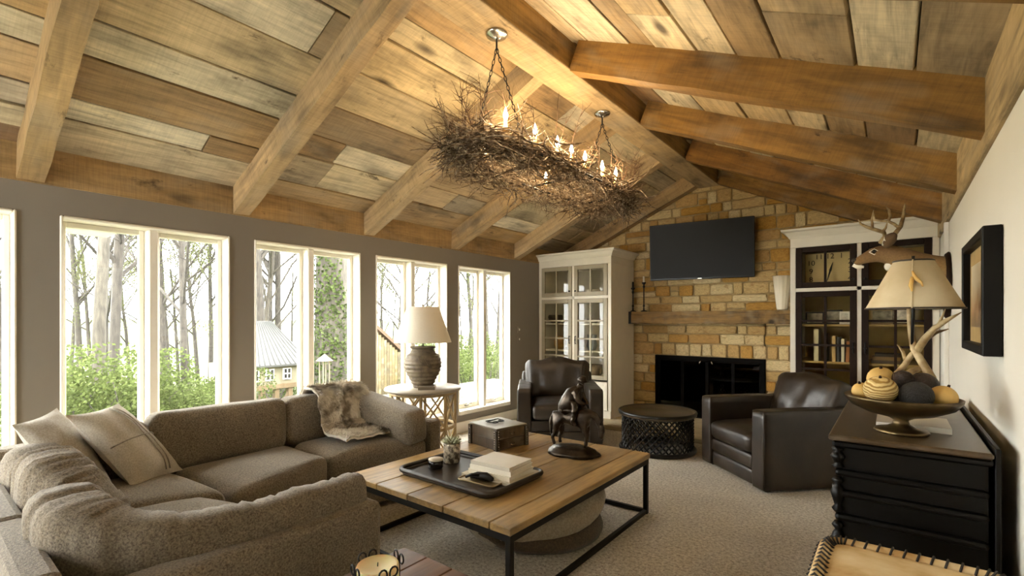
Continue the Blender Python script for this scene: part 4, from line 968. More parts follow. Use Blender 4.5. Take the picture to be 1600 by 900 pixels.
# footed bowl and decorative balls
M_pewter = NT('bronzed_metal'); v = M_pewter.coord(); M_pewter = M_pewter.out(M_pewter.ramp(M_pewter.noise(v, 6, 4), [(.3, '#3d2f1c'), (.7, '#7d6a48')]), .28, .8)
bc_ = P(1405, 672, z=CZ); bc_.y = 2.5; bc_.x = P(1408, 668, y=2.5).x
bo = thing('footed_bowl', 'wide bronzed footed bowl standing on the credenza', 'bowl', (bc_.x, bc_.y, CZ))
B().lathe([(.0, 0), (.085, 0), (.09, .006), (.085, .014), (.05, .022), (.028, .035), (.024, .05), (.045, .062), (.11, .078), (.165, .105), (.188, .135), (.190, .145), (.184, .147), (.16, .115), (.10, .09), (0, .08)], 44).obj('body', M_pewter, bo)
M_wov = NT('woven_ball'); v = M_wov.coord(rnd=False); wv = M_wov.n('TexWave'); wv.bands_direction = 'Z'; M_wov.set(wv.inputs[0], v); wv.inputs['Scale'].default_value = 28; wv.inputs['Distortion'].default_value = 4; M_wov.bump(wv.outputs[0], .8, .004)
M_wov = M_wov.out(M_wov.ramp(wv.outputs[0], [(.2, '#9a7738'), (.6, '#d8bd80')]), .7)
M_paleb = plain('pale_gourd', '#c9a55e', .6, var=.2, nscale=9); M_darkb = plain('dark_husk', '#2a1a12', .35, var=.5, nscale=30, bump=.8); M_blackb = plain('black_pod', '#14100d', .6, var=.4, nscale=30, bump=1)
def ball(dx, dy, dz, r, m, lab, ribs=0, sc=(1, 1, 1)):
    t_ = thing('decorative_ball', lab, 'ball', (bc_.x+dx, bc_.y+dy, CZ+dz)); t_.rotation_euler = (.3, .2, dx*9)
    b = B(); b.lathe([(r*sin(pi*i/14), -r*sc[2]*cos(pi*i/14)) for i in range(15)], 28, wob=(lambda a, z: .03*sin(a*ribs)) if ribs else None, cap=False); b.obj('body', m, t_)
    if m in (M_paleb, M_wov): B().lathe([(.006, 0), (.004, .01)], 8, T(0, 0, r*sc[2]-.002)).obj('stem', M_brown, t_)
ball(-.065, -.075, .175, .058, M_wov, 'golden woven ball at the front left of the footed bowl', 0, (1, 1, .9))
ball(-.065, .045, .205, .05, M_paleb, 'smooth pale gourd sitting highest at the back left of the bowl')
ball(-.128, -.01, .155, .036, M_paleb, 'small tan gourd at the left edge of the footed bowl')
ball(.005, .03, .205, .042, M_darkb, 'glossy dark brown nut on top of the pile in the bowl')
ball(.07, .05, .19, .05, M_darkb, 'dark red-brown husk ball at the back right of the bowl', 9)
ball(.045, -.075, .16, .055, M_blackb, 'rough black seed pod at the front centre of the bowl')
ball(.125, -.02, .155, .045, M_paleb, 'ochre gourd at the right edge of the footed bowl', 8)
ball(.0, -.02, .135, .045, M_blackb, 'rough dark pod buried in the middle of the bowl')
book('book', 'large white covered book lying under the antler lamp behind the bowl', 'book', (.06, 2.70, CZ), 0, .24, .26, .022, 'cfc8b8')
# antler lamp
AL = Vector((.085, 2.84, CZ)); al = thing('antler_lamp', 'antler table lamp with pleated parchment shade on the credenza', 'lamp', tuple(AL))
def Q(u, v, dy=0): return P(u, v, y=AL.y+dy)-AL
q0 = Q(1427, 482); q1 = Q(1427, 408)
for pts, r in (([Q(1419, 478, .01), Q(1421, 500, .02), Q(1424, 525, .02), Q(1428, 545, .0), Q(1440, 565, -.02), Q(1455, 590, -.03), Q(1464, 622, -.03), Q(1466, 640, .0)], [.007, .010, .012, .014, .016, .018, .018, .012]),
               ([Q(1430, 552, .0), Q(1445, 530, -.02), Q(1460, 513, -.05), Q(1480, 500, -.07), Q(1502, 488, -.08)], [.016, .015, .012, .009, .002]),
               ([Q(1432, 545, .02), Q(1424, 555, .04), Q(1412, 572, .05), Q(1398, 588, .04), Q(1385, 600, .01), Q(1382, 640, .0)], [.010, .012, .013, .014, .013, .01]),
               ([Q(1440, 575, -.02), Q(1425, 580, -.03), Q(1408, 592, -.05), Q(1398, 612, -.04), Q(1395, 645, -.02)], [.010, .014, .015, .014, .01]),
               ([Q(1408, 600, .06), Q(1425, 590, .08), Q(1448, 600, .08), Q(1462, 622, .06), Q(1466, 645, .04)], [.01, .013, .014, .013, .01])):
    an = B().tube(pts, r, 10).obj('antler', M_antler, al)
for pts, r in (([Q(1462, 512, -.05), Q(1468, 505, -.05), Q(1477, 483, -.04)], [.009, .007, .002]), ([Q(1448, 530, -.02), Q(1462, 520, 0), Q(1482, 514, .02)], [.009, .008, .002]), ([Q(1416, 567, .05), Q(1411, 550, .06), Q(1402, 538, .06)], [.009, .007, .002])): B().tube(pts, r, 8).obj('tine', M_antler, al)
B().tube([Q(1425, 540), Q(1427, 480), Q(1427, 400)], .006, 8).obj('stem', M_black, al)
s_ = NT('parchment_shade'); v = s_.coord(rnd=False); M_parch = s_.out(s_.ramp(s_.noise(v, 5, 4), [(.3, '#c2b08a'), (.7, '#dccfb0')]), .7)
hS = (q1-q0).z; rb, rt = .176, .072
prS = [(rb, 0), (rt, hS), (rt-.003, hS), (rb-.004, 0), (rb, 0)]
ls = B().lathe(prS, 40, cap=False).obj('lamp_shade', M_parch, al, tuple(q0))
b = B()
for z_, r_ in ((.0, rb), (hS, rt)):
    b.tube([(r_*cos(a*pi/16), r_*sin(a*pi/16), z_) for a in range(32)], .004, 6, closed=True)
b.obj('laced_edge', M_leather, ls)
# leather lacing tie on the front seam of the shade
f_ = Vector((-.05, -1, 0)).normalized()
def sh_pt(t, lift=.006, off=0): r_ = rb*(1-t)+rt*t+lift; return (r_*f_.x+off, r_*f_.y, hS*t)
B().tube([sh_pt(t/10) for t in range(0, 11)], .003, 5).obj('seam_lace', M_parch, ls)
B().tube([sh_pt(.75), sh_pt(.6, .012, .01), sh_pt(.5, .018, .03), sh_pt(.42, .012, .035)], [.004, .009, .006, .003], 6).tube([sh_pt(.62, .012), sh_pt(.45, .016, -.005), sh_pt(.33, .01, .0)], [.007, .008, .003], 6).obj('leather_tie', M_paleb, ls)
# framed picture on the right wall
fr = thing('framed_picture', 'black framed picture with a tan mat hanging on the right wall', 'picture', (XR-.03, 2.99, 1.465)); fy, fz = .37, .255
b = B()
for a, c in (((-.03, -fy, -fz), (.028, -fy+.04, fz)), ((-.03, fy-.04, -fz), (.028, fy, fz)), ((-.03, -fy+.04, -fz), (.028, fy-.04, -fz+.04)), ((-.03, -fy+.04, fz-.04), (.028, fy-.04, fz))): b.span(a, c, bev=.004)
b.obj('frame', plain('black_frame', '#080605', .5, Specular_IOR_Level=.2), fr)
B().span((.0, -fy+.04, -fz+.04), (.01, fy-.04, fz-.04)).obj('mat_board', plain('mat_tan', '#a98f5e', .8), fr)
s_ = NT('landscape_print'); v = s_.coord(rnd=False); sx = s_.n('SeparateXYZ'); s_.set(sx.inputs[0], v); hh_ = s_.math('ADD', sx.outputs[2], s_.math('MULTIPLY', s_.noise(v, 12, 3), .12))
M_art = s_.out(s_.ramp(s_.math('MULTIPLY_ADD', hh_, 2.5), [(.1, '#4a3a28'), (.35, '#7c6545'), (.5, '#a5825a'), (.62, '#b9a684'), (.8, '#c9bfa6')]), .5)
B().span((-.004, -fy+.12, -fz+.11), (.002, fy-.12, fz-.11)).obj('print', M_art, fr)
# switch plates on the left wall
for k, (u, v_) in enumerate(((811, 515), (811, 530))):
    p = P(u, v_, x=XL+.004); t_ = thing('switch_plate', ['upper light switch plate on the grey pier right of the last window', 'lower light switch plate on the grey pier right of the last window'][k], 'switch', (XL+.004, p.y, p.z))
    B().box((0, 0, 0), (.008, .07, .09), bev=.002).obj('plate', M_wall, t_); B().box((.008, 0, 0), (.01, .012, .024), bev=.002).obj('toggle', M_white, t_)
# ---------------- laced hide stool at lower right ----------------
so = thing('hide_stool', 'pale hide covered stool with laced leather edge at the lower right', 'stool', (.045, 1.62, 0))
M_hidec = NT('pale_hide'); v = M_hidec.coord(rnd=False); M_hidec.bump(M_hidec.noise(v, 60, 4), .3, .004); M_hidec = M_hidec.out(M_hidec.ramp(M_hidec.noise(v, 6, 4), [(.3, '#a8834a'), (.5, '#cdb283'), (.7, '#d9c6a0')]), .8)
sw_, sl_, sz_ = .47, .74, .60
B().cushion((sw_, sl_, .12), .03, .03, 16, T(0, 0, sz_-.12), None, .004, 6).obj('seat', M_hidec, so)
rp = rrect(sw_-.02, sl_-.02, .06, 6); B().tube([(x, y, sz_-.004) for x, y in rp], .02, 8, closed=True).obj('rolled_edge', M_hidec, so)
for i in range(len(rp)):
    a, c = Vector(rp[i]), Vector(rp[(i+1) % len(rp)]); L_ = (c-a).length; n = max(1, int(L_/.032))
    for k in range(n):
        q = a+(c-a)*(k+.5)/n; d_ = (c-a).normalized(); nn = Vector((d_.y, -d_.x))
        B().tube([(q.x-nn.x*.026+d_.x*.006, q.y-nn.y*.026+d_.y*.006, sz_+.004), (q.x-d_.x*.002, q.y-d_.y*.002, sz_+.021), (q.x+nn.x*.024-d_.x*.008, q.y+nn.y*.024-d_.y*.008, sz_-.006)], .0035, 5).obj('lace', M_sofa_dark, so)
B().span((-sw_/2+.03, -sl_/2+.03, .35), (sw_/2-.03, sl_/2-.03, sz_-.1), bev=.02).obj('side_panel', M_hidec, so)
for sx_ in (-1, 1):
    for sy in (-1, 1): B().tube([(sx_*(sw_/2-.05), sy*(sl_/2-.06), 0), (sx_*(sw_/2-.06), sy*(sl_/2-.07), .4)], [.02, .026], 10).obj('leg', M_brown, so)
# ---------------- small wooden table with candle, lower centre ----------------
M_cherry = wood('cherry_wood', ['#6d4426'], grain=(14, 1, 14), rough=.35, knots=0, contrast=.35)
X0, X1, Y0, Y1 = -1.53, -.85, .55, 1.25
stb = thing('side_table', 'low cherry wood side table at the bottom centre edge', 'table', ((X0+X1)/2, (Y0+Y1)/2, 0)); hx, hy = (X1-X0)/2, (Y1-Y0)/2
for k in range(5): a = -hx+k*2*hx/5; B().span((a+.001, -hy, .425), (a+2*hx/5-.001, hy, .45), bev=.003).obj('plank', M_cherry, stb)
B().span((-hx+.03, -hy+.03, .36), (hx-.03, hy-.03, .425)).obj('apron', M_cherry, stb)
for sx_ in (-1, 1):
    for sy in (-1, 1): B().box((sx_*(hx-.05), sy*(hy-.05), .18), (.05, .05, .36), bev=.004).obj('leg', M_cherry, stb)
p = P(590, 884, z=.53); 
cd = thing('pillar_candle', 'wide cream pillar candle in a black scrolled iron holder', 'candle', (p.x, p.y, .45))
s_ = NT('candle_wax'); s_.b.inputs['Subsurface Weight'].default_value = .3; M_wax = s_.out('#e3cf9c', .5)
B().lathe([(0, .012), (.068, .012), (.07, .016), (.07, .08), (.067, .086), (.06, .082), (.0, .078)], 28).obj('wax', M_wax, cd)
B().tube([(0, 0, .078), (.002, 0, .092)], .0015, 5).obj('wick', M_black, cd)
B().lathe([(.0, 0), (.075, 0), (.08, .01), (.078, .012), (0, .01)], 24).obj('dish', M_black, cd)
for k in range(4):
    a = pi/4+k*pi/2+.6; d_ = Vector((cos(a), sin(a), 0)); t_ = Vector((-sin(a), cos(a), 0))
    for sg in (-1, 1):
        pts = [d_*.078+t_*sg*.004+Vector((0, 0, .01)), d_*.078+t_*sg*.005+Vector((0, 0, .08))]
        for i in range(9): th_ = i/8*1.6*pi; pts.append(d_*.078+t_*sg*(.005+.014*(1-cos(th_)))+Vector((0, 0, .085+.016*sin(th_))))
        B().tube(pts, .0032, 6).obj('scroll', M_black, cd)
# ---------------- twig chandelier ----------------
M_twig = NT('grey_brown_twig'); v = M_twig.coord(rnd=False); M_twig = M_twig.out(M_twig.ramp(M_twig.noise(v, 30, 2), [(.3, '#3a2c20'), (.5, '#6d5840'), (.62, '#a3927a')]), .8)
M_twiglt = plain('thin_branch', '#5a4028', .8, var=.3)
CHX, CHY, CHZ = -1.95, 3.02, 2.38
chd = thing('twig_chandelier', 'long oval chandelier of woven twigs with candle bulbs hung from two chains', 'chandelier', (CHX, CHY, CHZ))
RX, RY = .25, .98
def rim(a): return Vector((RX*math.copysign(abs(cos(a))**.8, cos(a)), RY*math.copysign(abs(sin(a))**.8, sin(a)), 0))
rr = random.Random(8); b = B()
def twig(b, p, d, L_, r, n=4, curl=.5):
    pts = [p]; q = p.copy(); d = d.normalized()
    for i in range(n):
        d = (d+Vector((rr.uniform(-1, 1), rr.uniform(-1, 1), rr.uniform(-1, 1)))*curl*.5).normalized(); q = q+d*(L_/n); pts.append(q.copy())
    b.tube(pts, [r*(1-.75*i/n) for i in range(n+1)], 3, smooth=False, cap=False); return pts
for i in range(1700):
    a = rr.uniform(0, 2*pi); c = rim(a); t_ = (rim(a+.02)-rim(a-.02)).normalized(); out = Vector((c.x/RX, c.y/RY*.6, 0)).normalized()
    u_, w_ = rr.gauss(0, .05), rr.gauss(0, .042); p = c+out*u_+Vector((0, 0, w_))
    d = t_*rr.choice((-1, 1))*1.0+Vector((rr.uniform(-.6, .6), rr.uniform(-.6, .6), rr.uniform(-.45, .35)))
    twig(b, p, d, rr.uniform(.12, .34), rr.choice((.0028, .004, .006, .0075)), 5, .6)
b.obj('woven_twigs', M_twig, chd)['kind'] = 'stuff'
b = B()
for i in range(420):    # loose ends hanging out and down
    a = rr.uniform(0, 2*pi); c = rim(a)*rr.uniform(.75, 1.15)+Vector((0, 0, rr.uniform(-.08, .02)))
    out = Vector((c.x/RX*.4, c.y/RY*.5, 0)); pts = twig(b, c, out*.8+Vector((rr.uniform(-.5, .5), rr.uniform(-.5, .5), rr.uniform(-.9, .2))), rr.uniform(.08, .2), rr.uniform(.0018, .003), 5, .9)
for i in range(200):
    a = rr.uniform(0, 2*pi); c = rim(a)*rr.uniform(.1, .9)+Vector((0, 0, rr.uniform(-.07, .0))); twig(b, c, Vector((rr.uniform(-.5, .5), rr.uniform(-1, 1), rr.uniform(-.3, .2))), rr.uniform(.15, .35), rr.uniform(.0018, .0035), 5, .6)
b.obj('loose_twigs', M_twig, chd)['kind'] = 'stuff'
for i in range(60):     # upright branching sprays
    a = 2*pi*i/60+rr.uniform(-.06, .06); c = rim(a); out = Vector((c.x/RX*.7, c.y/RY*.5, 0)); b = B()
    pts = twig(b, c, out*.45+Vector((0, rr.uniform(-.3, .3), 1)), rr.uniform(.22, .42), .0045, 6, .4)
    for k in range(2, 6):
        for _ in range(2): twig(b, pts[k], Vector((rr.uniform(-1, 1), rr.uniform(-1, 1), rr.uniform(.1, 1))), rr.uniform(.06, .16), .0026, 4, .6)
    b.obj('branch', M_twiglt, chd)
for k in range(40):     # frame
    pass
B().tube([rim(2*pi*k/60) for k in range(60)], .009, 6, closed=True).obj('iron_frame', M_black, chd)
for y in (-.72, 0, .72): B().tube([(-RX*.95, y, 0), (RX*.95, y, 0)], .007, 6).obj('crossbar', M_black, chd)
M_flame = NT('bulb_glow'); M_flame.b.inputs['Emission Color'].default_value = (1, .72, .36, 1); M_flame.b.inputs['Emission Strength'].default_value = 16; M_flame = M_flame.out('#fff0d0', .3)
bulbs = [(.24, P(u, 200, x=-1.71).y-CHY) for u in (790, 836, 871, 893, 914, 941, 962)]+[(-.24, P(u, 200, x=-2.19).y-CHY) for u in (757, 853, 951)]
M_sleeve = plain('candle_sleeve', '#d8b070', .6)
for k, (x, y) in enumerate(bulbs):
    z = .06
    B().lathe([(.0, z-.03), (.022, z-.025), (.026, z-.015), (.012, z-.01), (.011, z+.035), (0, z+.036)], 12, T(x, y, 0)).obj('candle_sleeve', M_sleeve, chd)
    B().lathe([(.006, z+.035), (.012, z+.05), (.0135, z+.062), (.008, z+.085), (.0015, z+.105), (0, z+.106)], 12, T(x, y, 0)).obj('bulb', M_flame, chd)
    lamp('bulb_light', 'POINT', (x, y, z+.07), 1.1, (1, .78, .5), .03, parent=chd)
# canopies and chains
for (u, v_, dy) in ((776, 53, -.7), (941, 177, .68)):
    cpt = P(u, v_, z=3.10); cx_, cy_ = cpt.x-CHX, cpt.y-CHY; zt = 3.10-CHZ
    B().lathe([(.0, -.03), (.02, -.03), (.03, -.022), (.062, -.014), (.068, -.004), (.068, 0), (0, 0)], 28, T(cx_, cy_, zt)).obj('canopy', M_chrome, chd)
    B().tube([(cx_, cy_, zt-.03), (cx_, cy_, zt-.10)], .006, 6).obj('loop', M_black, chd)
    for sx_ in (-1, 1):
        p0 = Vector((cx_, cy_, zt-.09)); p1 = Vector((sx_*RX*.9, cy_*1.0+(dy-cy_)*.9, .0)); L_ = (p1-p0).length; n = int(L_/.03); d_ = (p1-p0)/n
        b = B(); up = d_.cross(Vector((1, .3, 0))).normalized(); sd = d_.cross(up).normalized()
        for i in range(n):
            c = p0+d_*(i+.5); w_ = up if i % 2 else sd; dd = d_.normalized()
            b.tube([c+dd*.019*cos(t*pi/4)+w_*.008*sin(t*pi/4) for t in range(8)], .0028, 4, closed=True)
        b.obj('chain', M_black, chd)
# ---------------- outdoors ----------------
M_bark = NT('bark'); v = M_bark.coord((6, 6, 1.2), rnd=True); M_bark = M_bark.out(M_bark.ramp(M_bark.noise(v, 4, 4), [(.3, '#201d1a'), (.7, '#423d36')]), .95)
M_birch = NT('pale_bark'); v = M_birch.coord((6, 6, 1.2), rnd=True); M_birch = M_birch.out(M_birch.ramp(M_birch.noise(v, 4, 4), [(.3, '#292620'), (.7, '#48433a')]), .95)
def leafmat(name, a, b_):
    s = NT(name); t = s.t; g = s.n('NewGeometry'); c = s.ramp(g.outputs['Random Per Island'], [(0, a), (1, b_)])
    df = s.n('BsdfDiffuse'); tl = s.n('BsdfTranslucent'); s.set(df.inputs[0], c); s.set(tl.inputs[0], c); mx = s.n('MixShader'); mx.inputs[0].default_value = .4
    t.links.new(df.outputs[0], mx.inputs[1]); t.links.new(tl.outputs[0], mx.inputs[2]); t.links.new(mx.outputs[0], t.nodes['Material Output'].inputs[0]); return s.m
M_leaf = leafmat('spring_leaf', '#42472f', '#626642'); M_leafd = leafmat('shrub_leaf', '#384026', '#586239'); M_ivy = leafmat('ivy_leaf', '#252d18', '#4f5a35'); M_bud = leafmat('leaf_bud', '#4a4736', '#625d45')
s_ = NT('woodland_ground'); v = s_.coord(rnd=False); M_ground = s_.out(s_.ramp(s_.noise(v, .8, 5), [(.35, '#3d4424'), (.55, '#4f5832'), (.7, '#4c4535')]), 1)
M_patio = plain('flagstone', '#3f3c36', .8, var=.15, nscale=3)
# ground falling away from the house into a wooded valley
N = 40; vs = []; fs = []
def gz(x, y):
    d = max(0, (-4.4-x)-2.5); base = -.12-min(2.4, d*.24)+max(0, d-24)*.12
    return base+noise.noise(Vector((x*.25, y*.25, 3)))*.3*min(1, d/3)
for i in range(N+1):
    for j in range(N+1): x = -4.28-(i/N)**1.7*60; y = -22+70*j/N; vs.append((x, y, gz(x, y)))
fs = [(i*(N+1)+j, i*(N+1)+j+1, (i+1)*(N+1)+j+1, (i+1)*(N+1)+j) for i in range(N) for j in range(N)]
g_ = B(); g_.add(vs, fs, None, True); struct(tag(g_.obj('ground', M_ground), 'wooded ground falling away beyond the windows', 'ground'))
pa_ = empty('patio'); struct(pa_)
for i in range(5):
    for j in range(9):
        x = -4.4-i*.62; y = 3.2+j*.62; B().span((x-.6, y, -.1), (x, y+.6, -.03+R.uniform(-.006, .006)), bev=.01).obj('flagstone', M_patio, pa_)
def tree_meshes(seed, H, r0, spread, depth=4, leaf=0, lsz=.05, crook=.12):
    rr = random.Random(seed); b = B(); lf = B(); tips = []
    def br(p, d, L_, r, lev):
        n = 6 if lev == 0 else 4; pts = [p]; q = p.copy(); rad = [r]
        for i in range(n):
            d = (d+Vector((rr.uniform(-1, 1), rr.uniform(-1, 1), rr.uniform(-.4, .6)))*crook*(.35 if lev == 0 else 1+lev*.6)).normalized(); q = q+d*(L_/n); pts.append(q.copy()); rad.append(r*(1-.5*(i+1)/n) if lev else r*(1-.45*(i+1)/n))
        b.tube(pts, rad, 7 if lev == 0 else (5 if lev < 2 else 3), cap=False)
        if lev >= depth: tips.append(pts); return
        m = (10 if lev == 0 else 5) if lev < 3 else 6
        for k in range(m):
            f = rr.uniform(.35 if lev == 0 else .25, 1); j = min(int(f*n), n-1); pp = pts[j]+(pts[j+1]-pts[j])*(f*n-j)
            a = rr.uniform(0, 2*pi); s_ = spread*rr.uniform(.6, 1.2); nd = (d*.8+Vector((cos(a)*s_, sin(a)*s_, rr.uniform(.0, .6)))).normalized()
            br(pp, nd, L_*rr.uniform(.4, .62), rad[j]*.45, lev+1)
    br(Vector((0, 0, -.5)), Vector((0, 0, 1)), H, r0, 0)
    for pts in tips:
        for _ in range(leaf):
            p = rr.choice(pts)+Vector((rr.gauss(0, .12), rr.gauss(0, .12), rr.gauss(0, .12))); a = Vector((rr.uniform(-1, 1), rr.uniform(-1, 1), rr.uniform(-1, 1))).normalized(); c = a.orthogonal().normalized()*lsz*.6; a = a*lsz
            lf.add([p-a, p-c, p+a, p+c], [(0, 1, 2, 3)])
    mt_ = b.mesh('trunk'); mt_.materials.append(M_bark); ml = lf.mesh('leaves') if leaf else None
    if ml: ml.materials.append(M_leaf if lsz > .022 else M_bud)
    return mt_, ml
PROT = [tree_meshes(1, 9, .12, 1.0, 4, 0), tree_meshes(2, 7.5, .09, 1.1, 4, 9, .024), tree_meshes(3, 6, .05, 1.0, 4, 8, .03), tree_meshes(5, 10, .15, .9, 4, 9, .02)]
def tree(i, x, y, s, rz, label, mat=None, group=None):
    t_ = thing('tree', label, 'tree', (x, y, gz(x, y)), rz, group); t_.scale = (s, s, s)
    o = link('trunk', PROT[i][0], t_)
    if mat: o.material_slots[0].link = 'OBJECT'; o.material_slots[0].material = mat
    if PROT[i][1]: link('leaves', PROT[i][1], t_)['kind'] = 'stuff'
    return t_
def gp(u, d):   # a spot out of the window at photo column u, x = -4.1-d
    p = P(u, 500, x=-4.1-d); return p.x, p.y
x, y = gp(148, 6.5); tree(0, x, y, .95, 0, 'pale grey trunk nearest the left pane of the second window', M_birch)
x, y = gp(168, 9); tree(1, x, y, 1.3, 1, 'darker forked tree right behind the pale trunk in the second window')
x, y = gp(292, 7.5); tree(1, x, y, .95, 2, 'slender leafing tree in the middle of the right pane of the second window')
x, y = gp(415, 12); tree(3, x, y, 1.1, 3, 'big dark trunk rising above the shed roof')
x, y = gp(404, 15); tree(0, x, y, 1.0, 5, 'thin pale trunk left of the big dark one above the shed', M_birch)
x, y = gp(620, 12); tree(1, x, y, 1.0, .4, 'bare leaning tree behind the barn gable')
x, y = gp(740, 9); tree(2, x, y, 1.1, 4, 'light green tree in the left pane of the last window')
PANES = [(2, 16, 'the window at the left edge'), (100, 210, 'the left pane of the second window'), (247, 335, 'the right pane of the second window'), (398, 463, 'the left pane of the third window'), (488, 545, 'the right pane of the third window'),
         (589, 627, 'the left pane of the fourth window'), (644, 682, 'the right pane of the fourth window'), (718, 744, 'the left pane of the last window'), (757, 784, 'the right pane of the last window')]
ORD = ['nearest', 'second nearest', 'third nearest', 'fourth nearest', 'fifth nearest', 'farthest', 'most distant']
KIND = ['bare grey', 'slim budding', 'small leafing', 'tall bare']
for (ua, ub, where), nt in zip(PANES, (1, 6, 6, 4, 2, 4, 3, 3, 3)):
    lst = []
    for k in range(nt):
        u = ua+(ub-ua)*(k+.5)/nt+R.uniform(-3, 3); d = R.uniform(10, 32) if not 380 < u < 640 else R.uniform(17, 34)
        if u > 700: d = R.uniform(7, 20)
        lst.append((d, u, [0, 1, 3, 2, 1][(k*2+int(ua)) % 5]))
    lst.sort(); cnt = {}
    for d, u, kd in lst:
        n_ = cnt.get(kd, 0); cnt[kd] = n_+1; x, y = gp(u, d)
        tree(kd, x, y, R.uniform(.8, 1.25), R.uniform(0, 6), '%s tree, %s of its kind, in %s' % (KIND[kd], ORD[n_], where), None, 'spring trees in the wood')
# ivy covered trunk in the third window
x, y = gp(519, 4.6); iv = thing('ivy_tree', 'thick tree trunk clad in ivy outside the third window', 'tree', (x, y, gz(x, y)))
dI = -sin(TH)*x+cos(TH)*y; rI = 27*dI/FOC
B().tube([(0, 0, -.3), (.02, 0, 1.2), (0, .02, 2.6), (-.03, .05, 4.2), (-.05, .1, 6)], [rI*1.1, rI, rI*.95, rI*.9, rI*.8], 16).obj('trunk', M_birch, iv)
b = B(); rr = random.Random(6)
for i in range(5200):
    z = rr.uniform(-.1, 1)**1.0*4.0; a = rr.uniform(0, 2*pi)
    if z > 2.2 and (rr.random() < (z-2.2)*.45 or cos(a-1.0) > .7-(z-2.2)*.3): continue
    r = rI*.97+abs(rr.gauss(0, .045)); p = Vector((r*cos(a), r*sin(a), z)); nrm = Vector((cos(a), sin(a), rr.uniform(-.3, .6))).normalized(); t1 = nrm.orthogonal().normalized(); t2 = nrm.cross(t1); s_ = rr.uniform(.022, .04)
    c_ = rr.uniform(0, 6); A1 = (t1*cos(c_)+t2*sin(c_))*s_; A2 = (t2*cos(c_)-t1*sin(c_))*s_*.8; b.add([p-A1, p-A2+nrm*.012, p+A1, p+A2+nrm*.012], [(0, 1, 2, 3)])
b.obj('ivy_leaves', M_ivy, iv)['kind'] = 'stuff'
x2, y2 = gp(507, 3.2); bh = thing('post_lantern', 'wooden post lantern in front of the ivy trunk', 'lantern', (x2, y2, gz(x2, y2)))
zt = P(505, 600, x=x2).z-gz(x2, y2); M_postw = plain('weathered_post', '#6a604c', .8, var=.1)
hL = P(505, 545, x=x2).z-P(505, 590, x=x2).z
B().box((0, 0, zt/2), (.08, .08, max(.1, zt)), bev=.004).obj('post', M_postw, bh)
b = B()
for sx_ in (-1, 1):
    for sy in (-1, 1): b.box((sx_*.055, sy*.055, zt+hL*.4), (.015, .015, hL*.8))
b.obj('lantern_frame', M_postw, bh); B().box((0, 0, zt+hL*.4), (.1, .1, hL*.76)).obj('lantern_glass', M_glass, bh)
B().add([(-.1, -.1, zt+hL*.8), (.1, -.1, zt+hL*.8), (.1, .1, zt+hL*.8), (-.1, .1, zt+hL*.8), (0, 0, zt+hL*1.05)], [(3, 2, 1, 0), (0, 1, 4), (1, 2, 4), (2, 3, 4), (3, 0, 4)]).obj('lantern_roof', M_postw, bh)
# shrubs
def shrub_mesh(seed, n=4200, sz=.028):
    rr = random.Random(seed); b = B(); w = B(); cs = [(Vector((rr.uniform(-.7, .7), rr.uniform(-.7, .7), rr.uniform(.3, 1.2))), rr.uniform(.3, .5)) for _ in range(11)]
    for i in range(n):
        c, r = rr.choice(cs); d = Vector((rr.gauss(0, 1), rr.gauss(0, 1), rr.gauss(0, 1))).normalized()*r*rr.uniform(.55, 1.0)**.5; p = c+d
        a = Vector((rr.uniform(-1, 1), rr.uniform(-1, 1), rr.uniform(-1, 1))).normalized(); q = a.orthogonal().normalized()*sz*.6; a = a*sz; b.add([p-a, p-q, p+a, p+q], [(0, 1, 2, 3)])
    for c, r in cs: w.tube([(0, 0, -.2), c*.5+Vector((0, 0, .05)), c], [.02, .013, .005], 5)
    m1 = b.mesh('leaves'); m1.materials.append(M_leafd); m2 = w.mesh('stems'); m2.materials.append(M_bark); return m1, m2
SHR = [shrub_mesh(21), shrub_mesh(22), shrub_mesh(23)]
for (ua, ub, where), nt in zip(PANES, (2, 9, 8, 4, 3, 2, 3, 3, 3)):
    lst = []
    for k in range(nt):
        u = ua+(ub-ua)*(k+.5)/nt+R.uniform(-4, 4); d = [5.5, 9, 13, 7.5][k % 4]+R.uniform(-1, 1.5)
        if 380 < u < 640: d = R.uniform(16, 21)
        if u > 700: d = [4.2, 6, 7.5][k % 3]
        lst.append((d, u))
    for n_, (d, u) in enumerate(sorted(lst)):
        x, y = gp(u, d); s_ = R.uniform(.6, 1.0)*(1+d*.04)
        t_ = thing('shrub', 'green leafy shrub, number %s from the house, low in %s' % (['one', 'two', 'three', 'four', 'five', 'six', 'seven', 'eight', 'nine'][n_], where) if 0 else 'green shrub, %s to the house, in %s' % (['nearest', 'second nearest', 'third nearest', 'fourth nearest', 'fifth nearest', 'sixth nearest', 'seventh nearest', 'eighth nearest', 'farthest'][n_], where), 'shrub', (x, y, gz(x, y)-.1), R.uniform(0, 6), 'undergrowth shrubs beyond the windows'); t_.scale = (s_, s_, s_*R.uniform(.8, 1.2))
        a_, c_ = SHR[n_ % 3]; link('leaves', a_, t_)['kind'] = 'stuff'; link('stems', c_, t_)
